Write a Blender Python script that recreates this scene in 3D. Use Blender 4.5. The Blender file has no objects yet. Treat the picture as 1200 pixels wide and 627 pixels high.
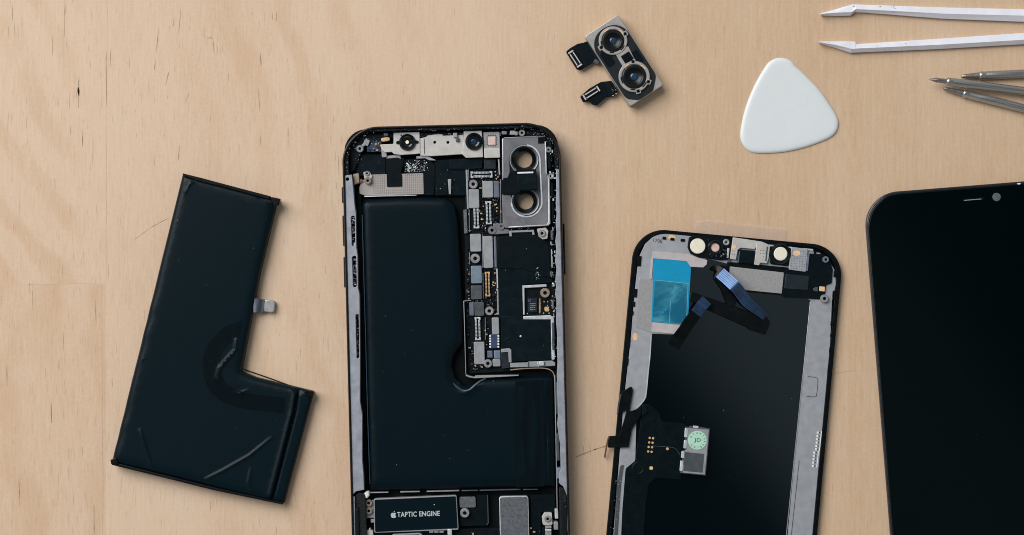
import bpy, math, random
from mathutils import Vector, geometry
R = random.Random(7)
S = 0.001            # mesh work is in millimetres, the scene in metres
K = 0.277            # millimetres per photograph pixel on the table top
CAMH = 620.0         # camera height above the table, mm
C = bpy.context.scene.collection

def lin(c):
    o = []
    for v in c[:3]:
        v /= 255.0
        o.append(v/12.92 if v <= .04045 else ((v+.055)/1.055)**2.4)
    return (*o, 1)

def w(px, py, z):
    """point measured at height z (mm) -> world mm"""
    f = K*(1 - z/CAMH)
    return ((px-600)*f, (313.5-py)*f, z)

# ------------------------------------------------------------------ materials
class NT:
    def __init__(s, name):
        s.m = bpy.data.materials.new(name); s.m.use_nodes = True
        s.t = s.m.node_tree; s.b = s.t.nodes['Principled BSDF']
        s.tc = s.t.nodes.new('ShaderNodeTexCoord')
    def n(s, t, **kw):
        x = s.t.nodes.new(t)
        for k, v in kw.items(): setattr(x, k, v)
        return x
    def put(s, sock, v):
        if v is None: return
        if hasattr(v, 'is_output') or isinstance(v, bpy.types.NodeSocket): s.t.links.new(v, sock)
        else: sock.default_value = v
    def m_(s, op, a, b=None, c=None, clamp=False):
        x = s.n('ShaderNodeMath', operation=op, use_clamp=clamp)
        s.put(x.inputs[0], a); s.put(x.inputs[1], b); s.put(x.inputs[2], c)
        return x.outputs[0]
    def vec(s, x, y, z=0.0):
        c = s.n('ShaderNodeCombineXYZ'); s.put(c.inputs[0], x); s.put(c.inputs[1], y); s.put(c.inputs[2], z)
        return c.outputs[0]
    def noise(s, v, scale=1.0, detail=3.0, rough=.5, dist=0.0):
        x = s.n('ShaderNodeTexNoise'); s.put(x.inputs['Vector'], v)
        x.inputs['Scale'].default_value = scale; x.inputs['Detail'].default_value = detail
        x.inputs['Roughness'].default_value = rough; x.inputs['Distortion'].default_value = dist
        return x.outputs[0]
    def rng(s, v, a, b, c=0.0, d=1.0, smooth=False):
        x = s.n('ShaderNodeMapRange'); x.interpolation_type = 'SMOOTHSTEP' if smooth else 'LINEAR'
        s.put(x.inputs[0], v)
        for i, q in enumerate((a, b, c, d)): x.inputs[i+1].default_value = q
        return x.outputs[0]
    def mix(s, f, a, b, mode='MIX'):
        x = s.n('ShaderNodeMix', data_type='RGBA', blend_type=mode)
        s.put(x.inputs[0], f); s.put(x.inputs[6], a); s.put(x.inputs[7], b)
        return x.outputs[2]
    def bump(s, h, strength, dist=.0001):
        x = s.n('ShaderNodeBump'); x.inputs['Strength'].default_value = strength; x.inputs['Distance'].default_value = dist
        s.put(x.inputs['Height'], h); s.t.links.new(x.outputs[0], s.b.inputs['Normal'])

def mat(name, col, rough=.5, metal=0.0, spec=.5, var=.12, vscale=400, grain=0.0, gscale=4000, rvar=.1, coat=0.0, stretch=(1, 1, 1)):
    n = NT(name); b = n.b
    b.inputs['Metallic'].default_value = metal
    b.inputs['Specular IOR Level'].default_value = spec
    b.inputs['Coat Weight'].default_value = coat
    b.inputs['Coat Roughness'].default_value = .08
    mp = n.n('ShaderNodeMapping'); n.put(mp.inputs[0], n.tc.outputs['Object']); mp.inputs['Scale'].default_value = stretch
    no = n.noise(mp.outputs[0], vscale, 4, .6)
    c = lin(col)
    lo = tuple(x*(1-var) for x in c[:3])+(1,); hi = tuple(min(1, x*(1+var)) for x in c[:3])+(1,)
    n.put(b.inputs['Base Color'], n.mix(n.rng(no, .3, .7), lo, hi))
    n.put(b.inputs['Roughness'], n.rng(no, .3, .7, max(.03, rough-rvar), min(1, rough+rvar)))
    if grain:
        n.bump(n.noise(mp.outputs[0], gscale, 2, .6), grain, .0001)
    return n.m

M = {}
M['black'] = mat('black_plastic', (4, 15, 20), 0.5, spec=0.1)
M['board'] = mat('circuit_board', (5, 15, 20), 0.45, spec=0.15, grain=.3)
M['void'] = mat('dark_recess', (2, 8, 11), .6, spec=0.1)
M['foil'] = mat('battery_foil', (5, 22, 29), .33, spec=.13, var=.03, rvar=.01)
M['foil_in'] = mat('battery_label', (4, 20, 27), .34, spec=.12, var=.03, rvar=.01)
M['film_dark'] = mat('battery_film', (3, 13, 19), .27, spec=.2, var=.03, rvar=.01)
M['sheet'] = mat('graphite_sheet', (6, 20, 26), 0.42, spec=0.1, var=.15, vscale=250)
M['gasket'] = mat('rough_gasket', (7, 17, 22), 0.7, spec=0.15, grain=1, gscale=2600)
M['knurl'] = mat('knurled_gasket', (5, 12, 14), 0.5, spec=0.35, grain=1, gscale=1800)
M['band'] = mat('steel_band', (44, 41, 42), .32, .8, var=.1)
M['steel'] = mat('inner_steel', (152, 157, 167), .48, .35, var=.1, grain=.1)
M['plate'] = mat('bracket_metal', (190, 187, 184), .48, .3, var=.05)
M['camplate'] = mat('camera_bracket_metal', (118, 118, 124), .42, .4, var=.14, vscale=180)
M['bright'] = mat('polished_edge', (210, 215, 220), .35, .5)
M['can'] = mat('shield_metal', (150, 153, 157), .5, .35, var=.08, grain=.1)
M['canblue'] = mat('blue_shield_metal', (118, 134, 150), .45, .35, var=.08)
M['candark'] = mat('dark_shield_metal', (78, 84, 90), .45, .4, var=.12)
M['screw'] = mat('screw_metal', (160, 160, 162), .4, .5)
M['gold'] = mat('gold_contact', (214, 176, 132), .42, .35)
M['brass'] = mat('brass_screw', (160, 142, 126), .42, .5)
M['white'] = mat('white_residue', (225, 228, 228), .6)
M['dust'] = mat('pale_dust', (190, 200, 205), .7)
M['mesh_metal'] = mat('embossed_metal', (158, 153, 150), .55, .2, var=.06)
M['glintblue'] = mat('highlight_blue', (44, 62, 78), .35, spec=.4)  # highlight colour laid along the installed battery's edge and crease
M['mauve'] = mat('flex_mauve', (98, 104, 122), .4, .1)
M['glassblack'] = mat('lens_black', (5, 10, 14), .15, spec=.5)
M['lensbarrel'] = mat('lens_barrel_black', (4, 9, 13), .32, spec=.35)
M['lensblue'] = mat('lens_blue', (22, 48, 74), .15, spec=.6)
M['amber'] = mat('lens_dot', (240, 232, 196), .4)  # pale yellowish dot at the centre of a front lens
M['pink'] = mat('projector_window', (214, 186, 176), .35)
M['greyplate'] = mat('grey_foil_plate', (92, 97, 103), .55, .3, var=.25, vscale=900, grain=.3)
M['chip'] = mat('chip_black', (20, 30, 38), .35, spec=.5)
M['chipblue'] = mat('chip_blue', (44, 60, 92), .4)
M['ink'] = mat('white_print', (176, 186, 192), .6)
M['inkdark'] = mat('dark_print', (52, 54, 58), .6)
M['inkgreen'] = mat('green_print', (30, 72, 66), .6)
M['screen'] = mat('screen_glass', (1, 8, 10), .1, spec=.07, var=.05, rvar=.01)
M['bezel'] = mat('screen_bezel', (8, 14, 17), .3, spec=.4)
M['bezelblue'] = mat('screen_edge', (22, 31, 42), .3, spec=.5)
M['panel'] = mat('display_panel', (2, 8, 11), .07, spec=.42, var=.08, vscale=60, rvar=.01)
M['bframe'] = mat('display_frame', (3, 9, 12), 0.45, spec=0.12)
M['silver'] = mat('display_steel', (162, 165, 171), .48, .35, var=.04, grain=.05)
M['sheetsilver'] = mat('grey_tape', (150, 149, 151), .6, .2, var=.1, vscale=1500, grain=.5)
M['pinksheet'] = mat('pale_foil_tape', (186, 180, 181), .5, .2, var=.04)
M['blue'] = mat('blue_film', (12, 140, 184), .25, spec=.5, var=.1, vscale=120)
M['blue2'] = mat('blue_film_shade', (22, 118, 152), .2, spec=.5, var=.38, vscale=70, rvar=.1)
M['flexblue'] = mat('flex_blue', (58, 82, 116), .24, .65, var=.15, vscale=600)
M['flexdark'] = mat('flex_dark', (2, 6, 8), 0.4, spec=0.18)
M['teal'] = mat('teal_flex', (6, 20, 26), 0.4, spec=0.12)
M['emboss'] = mat('emboss_shadow', (128, 123, 120), .6, .2)
M['paleblue'] = mat('film_fold', (96, 176, 200), .3)
M['flextrace'] = mat('flex_trace', (36, 50, 74), .3, .5)
M['cream'] = mat('cream_disc', (226, 222, 204), .5, var=.04)
M['orange'] = mat('orange_pad', (222, 186, 140), .5)
M['sticker'] = mat('green_sticker', (168, 212, 190), .55, var=.03)
M['copper'] = mat('copper_tip', (120, 84, 72), .5, .3)
M['camsteel'] = mat('module_steel', (168, 164, 161), .4, .4, var=.06)
M['camface'] = mat('module_face', (8, 17, 22), .5, spec=.35, var=.1)
M['pick'] = mat('white_plastic', (213, 219, 222), .42, var=.015, rvar=.04)
M['tweezer'] = mat('tweezer_coating', (224, 226, 236), .42, .05, var=.04, vscale=300)
M['wear'] = mat('worn_patch', (158, 158, 168), .6)
M['tool'] = mat('tool_steel', (178, 176, 174), .24, .85, var=.12, stretch=(.1, 1, 1))
M['tooldark'] = mat('tool_tip_steel', (150, 148, 146), .35, .85)

def film():
    n = NT('blue_film_sheen'); v = n.tc.outputs['Object']
    a = n.noise(v, 75, 4, .55, .6); c = n.mix(n.rng(a, .40, .64, 0, 1, True), lin((8, 92, 122)), lin((74, 158, 180)))  # cloudy reflections on the film are mixed into its base colour
    n.put(n.b.inputs['Base Color'], c); n.b.inputs['Roughness'].default_value = .18
    return n.m
M['blue2'] = film()
M['clear'] = mat('clear_film', (214, 200, 194), .35, spec=.4)
M['clear'].node_tree.nodes['Principled BSDF'].inputs['Alpha'].default_value = .13
M['tealdark'] = mat('flex_board_film', (4, 15, 19), .4, spec=.12)
def wood():
    n = NT('beech_wood')
    sep = n.n('ShaderNodeSeparateXYZ'); n.put(sep.inputs[0], n.tc.outputs['Object'])
    k = 1/(K*S)
    x = n.m_('MULTIPLY_ADD', sep.outputs[0], k, 600.0)
    y = n.m_('MULTIPLY_ADD', sep.outputs[1], -k, 313.5)
    def N(sx, sy, det=3, ox=0, oy=0, rough=.55, dist=0):
        return n.noise(n.vec(n.m_('MULTIPLY_ADD', x, 1/sx, ox), n.m_('MULTIPLY_ADD', y, 1/sy, oy)), 1.0, det, rough, dist)
    # slight waviness of the fibres
    wob = n.m_('MULTIPLY', n.m_('SUBTRACT', N(160, 260, 2), .5), 60.0)
    xw = n.m_('ADD', x, wob)
    def NW(sx, sy, det=3, ox=0, amp=1.0, rough=.55):
        return n.noise(n.vec(n.m_('MULTIPLY_ADD', xw, 1/sx, ox), n.m_('MULTIPLY', y, 1/sy)), 1.0, det, rough)
    left = n.rng(x, 123.5, 124.5)            # 0 left of the joint, 1 right of it
    low = n.m_('MULTIPLY', n.rng(y, 331.5, 334.5), n.m_('SUBTRACT', 1.0, left))
    right = n.rng(x, 560, 760, smooth=True)
    # wide tonal drift
    f = n.m_('ADD', n.m_('MULTIPLY', n.rng(N(170, 420, 3), .3, .7), .30), .05)
    # straight fibres of the right-hand boards
    st = n.m_('ADD', n.m_('MULTIPLY', n.m_('SUBTRACT', N(5, 1500, 3, 4), .5), .9), n.m_('MULTIPLY', n.m_('SUBTRACT', N(26, 2200, 2, 9), .5), .9))
    f = n.m_('ADD', f, n.m_('MULTIPLY', st, n.rng(right, 0, 1, .10, .42)))
    # growth rings of the left-hand boards (diagonal, widening)
    def rings(ax, ay, per, amp, lo, hi, dist):
        p = n.m_('ADD', n.m_('ADD', n.m_('MULTIPLY', x, ax), n.m_('MULTIPLY', y, ay)), n.m_('MULTIPLY', N(150, 190, 2, ax*7), dist))
        s_ = n.m_('SINE', n.m_('MULTIPLY', p, 6.283/per))
        return n.m_('MULTIPLY', n.rng(s_, lo, 1, 0, 1, True), amp)
    a = n.m_('MULTIPLY', rings(.9, -.62, 58, .30, -.3, 1, 90), n.m_('MULTIPLY', n.m_('SUBTRACT', 1.0, left), n.m_('MULTIPLY', n.m_('SUBTRACT', 1.0, low), n.rng(x, 70, 108, 1, .1, True))))
    b = n.m_('MULTIPLY', rings(1, .1, 74, .28, -.6, 1, 170), low)
    c = n.m_('MULTIPLY', rings(1, -.22, 62, .22, -.2, 1, 110), n.m_('MULTIPLY', left, n.m_('MULTIPLY', n.rng(x, 180, 300, 0.15, 1, True), n.rng(x, 380, 560, 1, .1, True))))
    for q in (a, b, c): f = n.m_('ADD', f, n.m_('MULTIPLY', q, n.rng(N(140, 110, 2, 3, 5), .35, .6, .35, 1)))
    f = n.m_('ADD', f, n.m_('MULTIPLY', low, .10))
    f = n.m_('ADD', f, n.m_('MULTIPLY', n.rng(right, 0, 1, 0, .16), 1.0))
    # fine fibre
    f = n.m_('ADD', f, n.m_('MULTIPLY', n.m_('SUBTRACT', N(2.6, 30, 4, 2), .5), .75))
    f = n.m_('ADD', f, n.m_('MULTIPLY', n.m_('SUBTRACT', N(3.4, 4.2, 3, 2), .5), .42))
    f = n.m_('ADD', f, n.m_('MULTIPLY', n.m_('SUBTRACT', N(1.2, 1.7, 2, 6), .5), .55))
    col = n.mix(n.m_('ADD', f, 0.0, clamp=True), n.mix(right, lin((210, 187, 164)), lin((208, 184, 158))), n.mix(right, lin((190, 154, 120)), lin((184, 148, 113))))
    # grey-brown pores
    def pores(sx, sy, ox, t0, t1, amt, region=None):
        p = n.m_('MULTIPLY', n.rng(N(sx, sy, 1, ox, ox), t0, t1), amt)
        p = n.m_('MULTIPLY', p, n.rng(N(60, 80, 2, ox+3), .46, .62))
        return n.m_('MULTIPLY', p, region) if region is not None else p
    dark = pores(1.5, 26, 5, .66, .78, .55, n.rng(x, 330, 640, 1, .35, True))
    dark = n.m_('ADD', dark, pores(1.2, 14, 11, .68, .8, .4))
    col = n.mix(n.m_('MULTIPLY', dark, .75, clamp=True), col, lin((84, 66, 54)))
    n.put(n.b.inputs['Base Color'], col)
    n.b.inputs['Roughness'].default_value = .62
    n.b.inputs['Specular IOR Level'].default_value = .3
    h = n.m_('ADD', n.m_('MULTIPLY', N(2.2, 26, 3, 8), .6), n.m_('MULTIPLY', dark, -1.0))
    n.bump(h, .12, .0002)
    return n.m
M['wood'] = wood()
M['joint'] = mat('wood_joint', (188, 163, 139), .65, spec=.2)
M['pore'] = mat('wood_pore', (164, 140, 118), .7, spec=.2, var=.2, vscale=900)
M['knot'] = mat('wood_knot', (96, 62, 42), .7, spec=.2)
M['scratch'] = mat('wood_scratch', (142, 120, 102), .7, spec=.2, var=.2, vscale=900)

# ------------------------------------------------------------------ geometry
class G:
    """mesh data in world millimetres, several materials"""
    def __init__(s): s.v = []; s.f = []; s.fm = []; s.mats = []; s.flat = set()
    def mi(s, m):
        if m not in s.mats: s.mats.append(m)
        return s.mats.index(m)
    def add(s, vs, fs, m):
        o = len(s.v); i = s.mi(m); s.v += vs
        for f in fs: s.f.append([a+o for a in f]); s.fm.append(i)
        return s

def area2(p): return sum(p[i][0]*p[(i+1) % len(p)][1]-p[(i+1) % len(p)][0]*p[i][1] for i in range(len(p)))

def clean(p, eps=1e-4):
    o = []
    for q in p:
        if not o or math.hypot(q[0]-o[-1][0], q[1]-o[-1][1]) > eps: o.append((q[0], q[1]))
    if len(o) > 2 and math.hypot(o[0][0]-o[-1][0], o[0][1]-o[-1][1]) < eps: o.pop()
    return o

def inset(p, d):
    n = len(p); o = []
    for i in range(n):
        a, b, c = p[i-1], p[i], p[(i+1) % n]
        e1 = Vector((b[0]-a[0], b[1]-a[1])).normalized(); e2 = Vector((c[0]-b[0], c[1]-b[1])).normalized()
        n1 = Vector((-e1.y, e1.x)); n2 = Vector((-e2.y, e2.x)); m = n1+n2
        if m.length < 1e-6: m = n1.copy()
        m.normalize(); q = max(.5, m.dot(n1))
        o.append((b[0]+m.x*d/q, b[1]+m.y*d/q))
    return o

def rp(pts, r=0, seg=5):
    """round the corners of a polygon in photo pixels"""
    n = len(pts); out = []
    for i in range(n):
        ri = r[i] if isinstance(r, (list, tuple)) else r
        b = Vector(pts[i]); a = Vector(pts[i-1]); c = Vector(pts[(i+1) % n])
        if ri <= 0: out.append(tuple(b)); continue
        d1 = (a-b); d2 = (c-b); l1, l2 = d1.length, d2.length
        d1.normalize(); d2.normalize()
        ang = d1.angle(d2)
        t = min(ri/math.tan(ang/2), l1*.49, l2*.49)
        if ang > 3.0: out.append(tuple(b)); continue
        rr = t*math.tan(ang/2)
        cen = b+(d1+d2).normalized()*(rr/math.sin(ang/2))
        p1 = b+d1*t; p2 = b+d2*t
        a1 = math.atan2(p1.y-cen.y, p1.x-cen.x); a2 = math.atan2(p2.y-cen.y, p2.x-cen.x)
        da = (a2-a1+math.pi) % (2*math.pi)-math.pi
        sg = max(2, int(seg*max(1, rr/12)))
        for k in range(sg+1):
            q = a1+da*k/sg; out.append((cen.x+rr*math.cos(q), cen.y+rr*math.sin(q)))
    return out

TILT = -.0252
def rect(x0, y0, x1, y1, t=None, r=0, seg=3):
    t = TILT if t is None else t
    a = math.atan(t); cx, cy = (x0+x1)/2, (y0+y1)/2; hx, hy = (x1-x0)/2, (y1-y0)/2
    p = [(cx+dx*math.cos(a)-dy*math.sin(a), cy+dx*math.sin(a)+dy*math.cos(a)) for dx, dy in ((-hx, -hy), (hx, -hy), (hx, hy), (-hx, hy))]
    return rp(p, r, seg) if r else p
def circ(x, y, r, n=28, ry=None, a0=0): return [(x+r*math.cos(a0+2*math.pi*i/n), y+(ry or r)*math.sin(a0+2*math.pi*i/n)) for i in range(n)]
def bar(x0, y0, x1, y1, wd):
    d = Vector((x1-x0, y1-y0)).normalized()*wd/2; nx, ny = -d.y, d.x
    return [(x0+nx, y0+ny), (x1+nx, y1+ny), (x1-nx, y1-ny), (x0-nx, y0-ny)]
def stadium(x0, y0, x1, y1, r, n=14):
    a = math.atan2(y1-y0, x1-x0)
    return [(x1+r*math.cos(a+t), y1+r*math.sin(a+t)) for t in [-math.pi/2+math.pi*i/n for i in range(n+1)]] + \
           [(x0+r*math.cos(a+t), y0+r*math.sin(a+t)) for t in [math.pi/2+math.pi*i/n for i in range(n+1)]]

def prism(g, poly, z0, z1, m, holes=(), bev=.12, tilt=None):
    """extruded outline with a rounded top edge; bev in mm; tilt(x, y) adds height"""
    m = M[m] if isinstance(m, str) else m
    loops = []
    for i, p in enumerate([poly]+list(holes)):
        q = clean([w(x, y, z1)[:2] for x, y in p])
        ar = area2(q)
        if (ar < 0) == (i == 0): q = q[::-1]
        loops.append(q)
    bev = min(bev, (z1-z0)*.45)
    lv = [(z0, 0), (z1-bev, 0), (z1-bev*.3, bev*.3), (z1, bev)] if bev > 0 else [(z0, 0), (z1, 0)]
    vs = []; fs = []; top = []; bot = []
    for q in loops:
        n = len(q); base = len(vs)
        for z, d in lv:
            for x, y in (inset(q, d) if d else q): vs.append((x, y, z))
        for r in range(len(lv)-1):
            for i in range(n):
                j = (i+1) % n
                fs.append((base+r*n+i, base+r*n+j, base+(r+1)*n+j, base+(r+1)*n+i))
        top.append([base+(len(lv)-1)*n+i for i in range(n)]); bot.append([base+i for i in range(n)])
    for ring, flip in ((top, False), (bot, True)):
        if len(ring) == 1 and len(ring[0]) <= 4: fs.append(tuple(ring[0][::-1] if flip else ring[0])); continue
        idx = [a for r_ in ring for a in r_]
        tri = geometry.tessellate_polygon([[Vector((vs[a][0], vs[a][1], 0)) for a in r_] for r_ in ring])
        for t in tri:
            f = [idx[a] for a in t]
            a2 = area2([vs[a] for a in f])
            if abs(a2) < 1e-9: continue
            if (a2 < 0) != flip: f = f[::-1]
            fs.append(tuple(f))
    if tilt: vs = [(x, y, z+tilt(x, y)) for x, y, z in vs]
    for i, f in enumerate(fs):
        if all(vs[a][2] > z1-1e-6 for a in f): g.flat.add(i+len(g.f))
    return g.add(vs, fs, m)

def lathe(g, cx, cy, prof, m, n=28, zr=None):
    """prof: (radius px, z mm[, material]) from the centre outwards"""
    zr = max(p[1] for p in prof) if zr is None else zr
    X, Y, _ = w(cx, cy, zr); f = K*(1-zr/CAMH)
    for a, b in zip(prof, prof[1:]):
        mm = b[2] if len(b) > 2 else m
        ring = lambda p: [(X+p[0]*f*math.cos(2*math.pi*i/n), Y+p[0]*f*math.sin(2*math.pi*i/n), p[1]) for i in range(n)]
        if a[0] == 0:
            g.add([(X, Y, a[1])]+ring(b), [(0, 1+i, 1+(i+1) % n) for i in range(n)], M[mm])
        else:
            g.add(ring(a)+ring(b), [(i, n+i, n+(i+1) % n, (i+1) % n) for i in range(n)], M[mm])
    return g

def catmull(P, n=8):
    P = [Vector(p) for p in P]; P = [P[0]*2-P[1]]+P+[P[-1]*2-P[-2]]; o = []
    for i in range(1, len(P)-2):
        for k in range(n):
            t = k/n; a, b, c, d = P[i-1:i+3]
            o.append(.5*((2*b)+(c-a)*t+(2*a-5*b+4*c-d)*t*t+(3*b-a-3*c+d)*t**3))
    o.append(P[-2]); return o

def ribbon(g, path, wd, th, m, across=None, n=8, crown=0):
    """path (px, py, z mm[, width px]) -> flexible strip of thickness th mm; across = fixed direction in px"""
    pp = catmull([(*w(p[0], p[1], p[2]), p[3] if len(p) > 3 else wd) if False else (*w(p[0], p[1], p[2]),) for p in path], n)
    ws = [(p[3] if len(p) > 3 else wd)*K for p in path]
    vs = []; L = len(pp)
    for i, p in enumerate(pp):
        t = pp[min(i+1, L-1)]-pp[max(i-1, 0)]
        if across: s_ = Vector((across[0], -across[1], 0)).normalized()
        else: s_ = Vector((-t.y, t.x, 0)).normalized()
        u = t.cross(s_).normalized()
        if u.z < 0: u = -u
        a = i/(L-1)*(len(ws)-1); b = min(int(a), len(ws)-2); W = (ws[b]*(1-(a-b))+ws[b+1]*(a-b))/2
        for sx, sz in ((-1, 0), (1, 0), (1, 1), (0, 1+crown), (-1, 1)):
            q = p+s_*W*sx+u*th*sz; vs.append(tuple(q))
    fs = []
    for i in range(L-1):
        for k in range(5): fs.append((i*5+k, i*5+(k+1) % 5, i*5+5+(k+1) % 5, i*5+5+k))
    fs += [(4, 3, 2, 1, 0), tuple((L-1)*5+k for k in range(5))]
    return g.add(vs, fs, M[m])

def segdist(x, y, p):
    d = 1e9
    for i in range(len(p)):
        a = p[i]; b = p[(i+1) % len(p)]
        ex, ey = b[0]-a[0], b[1]-a[1]; L = ex*ex+ey*ey
        t = 0 if L == 0 else max(0, min(1, ((x-a[0])*ex+(y-a[1])*ey)/L))
        d = min(d, math.hypot(x-a[0]-t*ex, y-a[1]-t*ey))
    return d
def inside(x, y, p):
    c = False
    for i in range(len(p)):
        a = p[i-1]; b = p[i]
        if (a[1] > y) != (b[1] > y) and x < (b[0]-a[0])*(y-a[1])/(b[1]-a[1])+a[0]: c = not c
    return c
def linedist(x, y, pts):
    d = 1e9; tt = 0
    n = len(pts)-1
    for i in range(n):
        a, b = pts[i], pts[i+1]; ex, ey = b[0]-a[0], b[1]-a[1]
        t = max(0, min(1, ((x-a[0])*ex+(y-a[1])*ey)/(ex*ex+ey*ey)))
        q = math.hypot(x-a[0]-t*ex, y-a[1]-t*ey)
        if q < d: d = q; tt = (i+t)/n
    return d, tt

def field(g, outline, z0, zr, fn, m, step=4.0, fine=()):
    """pillowed solid: top surface z = fn(px, py, distance to edge px); fine = list of (line, radius) meshed densely"""
    dense = []
    n = len(outline)
    for i in range(n):
        a, b = outline[i], outline[(i+1) % n]; L = math.hypot(b[0]-a[0], b[1]-a[1]); k = max(1, int(L/step))
        dense += [(a[0]+(b[0]-a[0])*j/k, a[1]+(b[1]-a[1])*j/k) for j in range(k)]
    dense = clean(dense, .05)
    if area2(dense) < 0: dense = dense[::-1]
    pts = list(dense); rings = []
    for d in (1.0, 2.2, 4.0, 6.5):
        for q in inset(dense, d)[::1]:
            if inside(*q, outline) and segdist(*q, outline) > d*.8: pts.append(q)
    xs = [p[0] for p in outline]; ys = [p[1] for p in outline]
    def fill(st, test):
        y = min(ys)
        row = 0
        while y < max(ys):
            x = min(xs)+(row % 2)*st/2
            while x < max(xs):
                if test(x, y) and inside(x, y, outline) and segdist(x, y, outline) > 7.5: pts.append((x+R.uniform(-.05, .05), y+R.uniform(-.05, .05)))
                x += st
            y += st*.87; row += 1
    near = lambda x, y: any(linedist(x, y, l)[0] < r for l, r in fine)
    fill(step, lambda x, y: not near(x, y))
    if fine: fill(1.4, near)
    N = len(dense)
    vo, eo, fo, ov, oe, of = geometry.delaunay_2d_cdt([Vector(p) for p in pts], [(i, (i+1) % N) for i in range(N)], [], 1, 1e-5)
    vs = []
    for v in vo:
        d = segdist(v.x, v.y, outline)
        X, Y, _ = w(v.x, v.y, zr); vs.append((X, Y, fn(v.x, v.y, d)))
    fs = []
    for f in fo:
        f = list(f)
        if area2([vs[a] for a in f]) < 0: f = f[::-1]
        fs.append(tuple(f))
    # walls from the boundary loop
    cnt = {}
    for f in fs:
        for i in range(len(f)):
            e = (f[i], f[(i+1) % len(f)]); cnt[e] = cnt.get(e, 0)+1
    be = [e for e in cnt if (e[1], e[0]) not in cnt]
    lo = {}
    for e in be:
        for a in e:
            if a not in lo: lo[a] = len(vs); vs.append((vs[a][0], vs[a][1], z0))
    for a, b in be: fs.append((a, lo[a], lo[b], b))
    return g.add(vs, fs, M[m])

def text_geo(g, s, cx, cy, hpx, ang, z, m, bold=.012, sx=1.0, th=.04, spacing=1.0, wpx=None):
    cu = bpy.data.curves.new('t', 'FONT'); cu.body = s; cu.size = 1; cu.offset = bold; cu.resolution_u = 3; cu.space_character = spacing
    o = bpy.data.objects.new('t', cu); me = bpy.data.meshes.new_from_object(o)
    V = [v.co.copy() for v in me.vertices]; F = [tuple(p.vertices) for p in me.polygons]
    bpy.data.objects.remove(o); bpy.data.meshes.remove(me); bpy.data.curves.remove(cu)
    mx, Mx = min(v.x for v in V), max(v.x for v in V); my, My = min(v.y for v in V), max(v.y for v in V)
    sc = hpx*K/(My-my); sx = wpx*K/((Mx-mx)*sc) if wpx else sx; X, Y, _ = w(cx, cy, z); ca, sa = math.cos(ang), math.sin(ang); vs = []
    for v in V:
        a = (v.x-(mx+Mx)/2)*sc*sx; b = (v.y-(my+My)/2)*sc
        vs.append((X+a*ca-b*sa, Y+a*sa+b*ca, z+th))
    fs = []
    for f in F:
        if area2([vs[a] for a in f]) < 0: f = f[::-1]
        fs.append(f)
    return g.add(vs, fs, M[m])

FRUIT = [(0, -.22), (.12, -.30), (.27, -.30), (.40, -.20), (.32, -.10), (.28, .02), (.32, .15), (.43, .24), (.36, .40), (.24, .53), (.12, .53), (0, .48), (-.12, .53), (-.24, .52),
         (-.38, .36), (-.45, .12), (-.43, -.1), (-.34, -.25), (-.2, -.31), (-.08, -.27)]
LEAF = [(0, -.36), (.03, -.50), (.18, -.64), (.17, -.48), (.09, -.39)]
def fruit(g, cx, cy, h, z, m):
    for P in (FRUIT, LEAF): prism(g, [(cx+x*h*.9, cy+y*h*.9) for x, y in P], z, z+.04, m, bev=0)

def obj(name, g, parent=None, smooth=True, label=None):
    ox, oy, oz = parent_origin(parent)
    me = bpy.data.meshes.new(name)
    me.from_pydata([((x-ox)*S, (y-oy)*S, (z-oz)*S) for x, y, z in g.v], [], g.f)
    for m in g.mats: me.materials.append(m)
    me.polygons.foreach_set('material_index', g.fm)
    me.update(); me.validate(); me.update()
    if smooth:
        me.polygons.foreach_set('use_smooth', [True]*len(me.polygons))
        try: me.set_sharp_from_angle(angle=math.radians(38))
        except Exception: pass
        if g.flat:
            if len(me.polygons) == len(g.f): fl = [i not in g.flat for i in range(len(g.f))]
            else: fl = [abs(p_.normal.z) < .9995 for p_ in me.polygons]
            me.polygons.foreach_set('use_smooth', fl)
            me.update()
    o = bpy.data.objects.new(name, me); C.objects.link(o)
    if parent is not None: o.parent = parent
    if label: o['label'] = label
    return o
ORI = {}
def parent_origin(p):
    while p is not None:
        if p.name in ORI: return ORI[p.name]
        p = p.parent
    return (0, 0, 0)
def thing(name, px, py, label, cat, group=None):
    e = bpy.data.objects.new(name, None); C.objects.link(e)
    x, y, _ = w(px, py, 0); e.location = (x*S, y*S, 0); ORI[e.name] = (x, y, 0)
    e.empty_display_size = .01
    e['label'] = label; e['category'] = cat
    if group: e['group'] = group
    return e
def P(name, parent, poly, z0, z1, m, holes=(), bev=.12, label=None, tilt=None):
    return obj(name, prism(G(), poly, z0, z1, m, holes, bev, tilt), parent, label=label)

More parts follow.
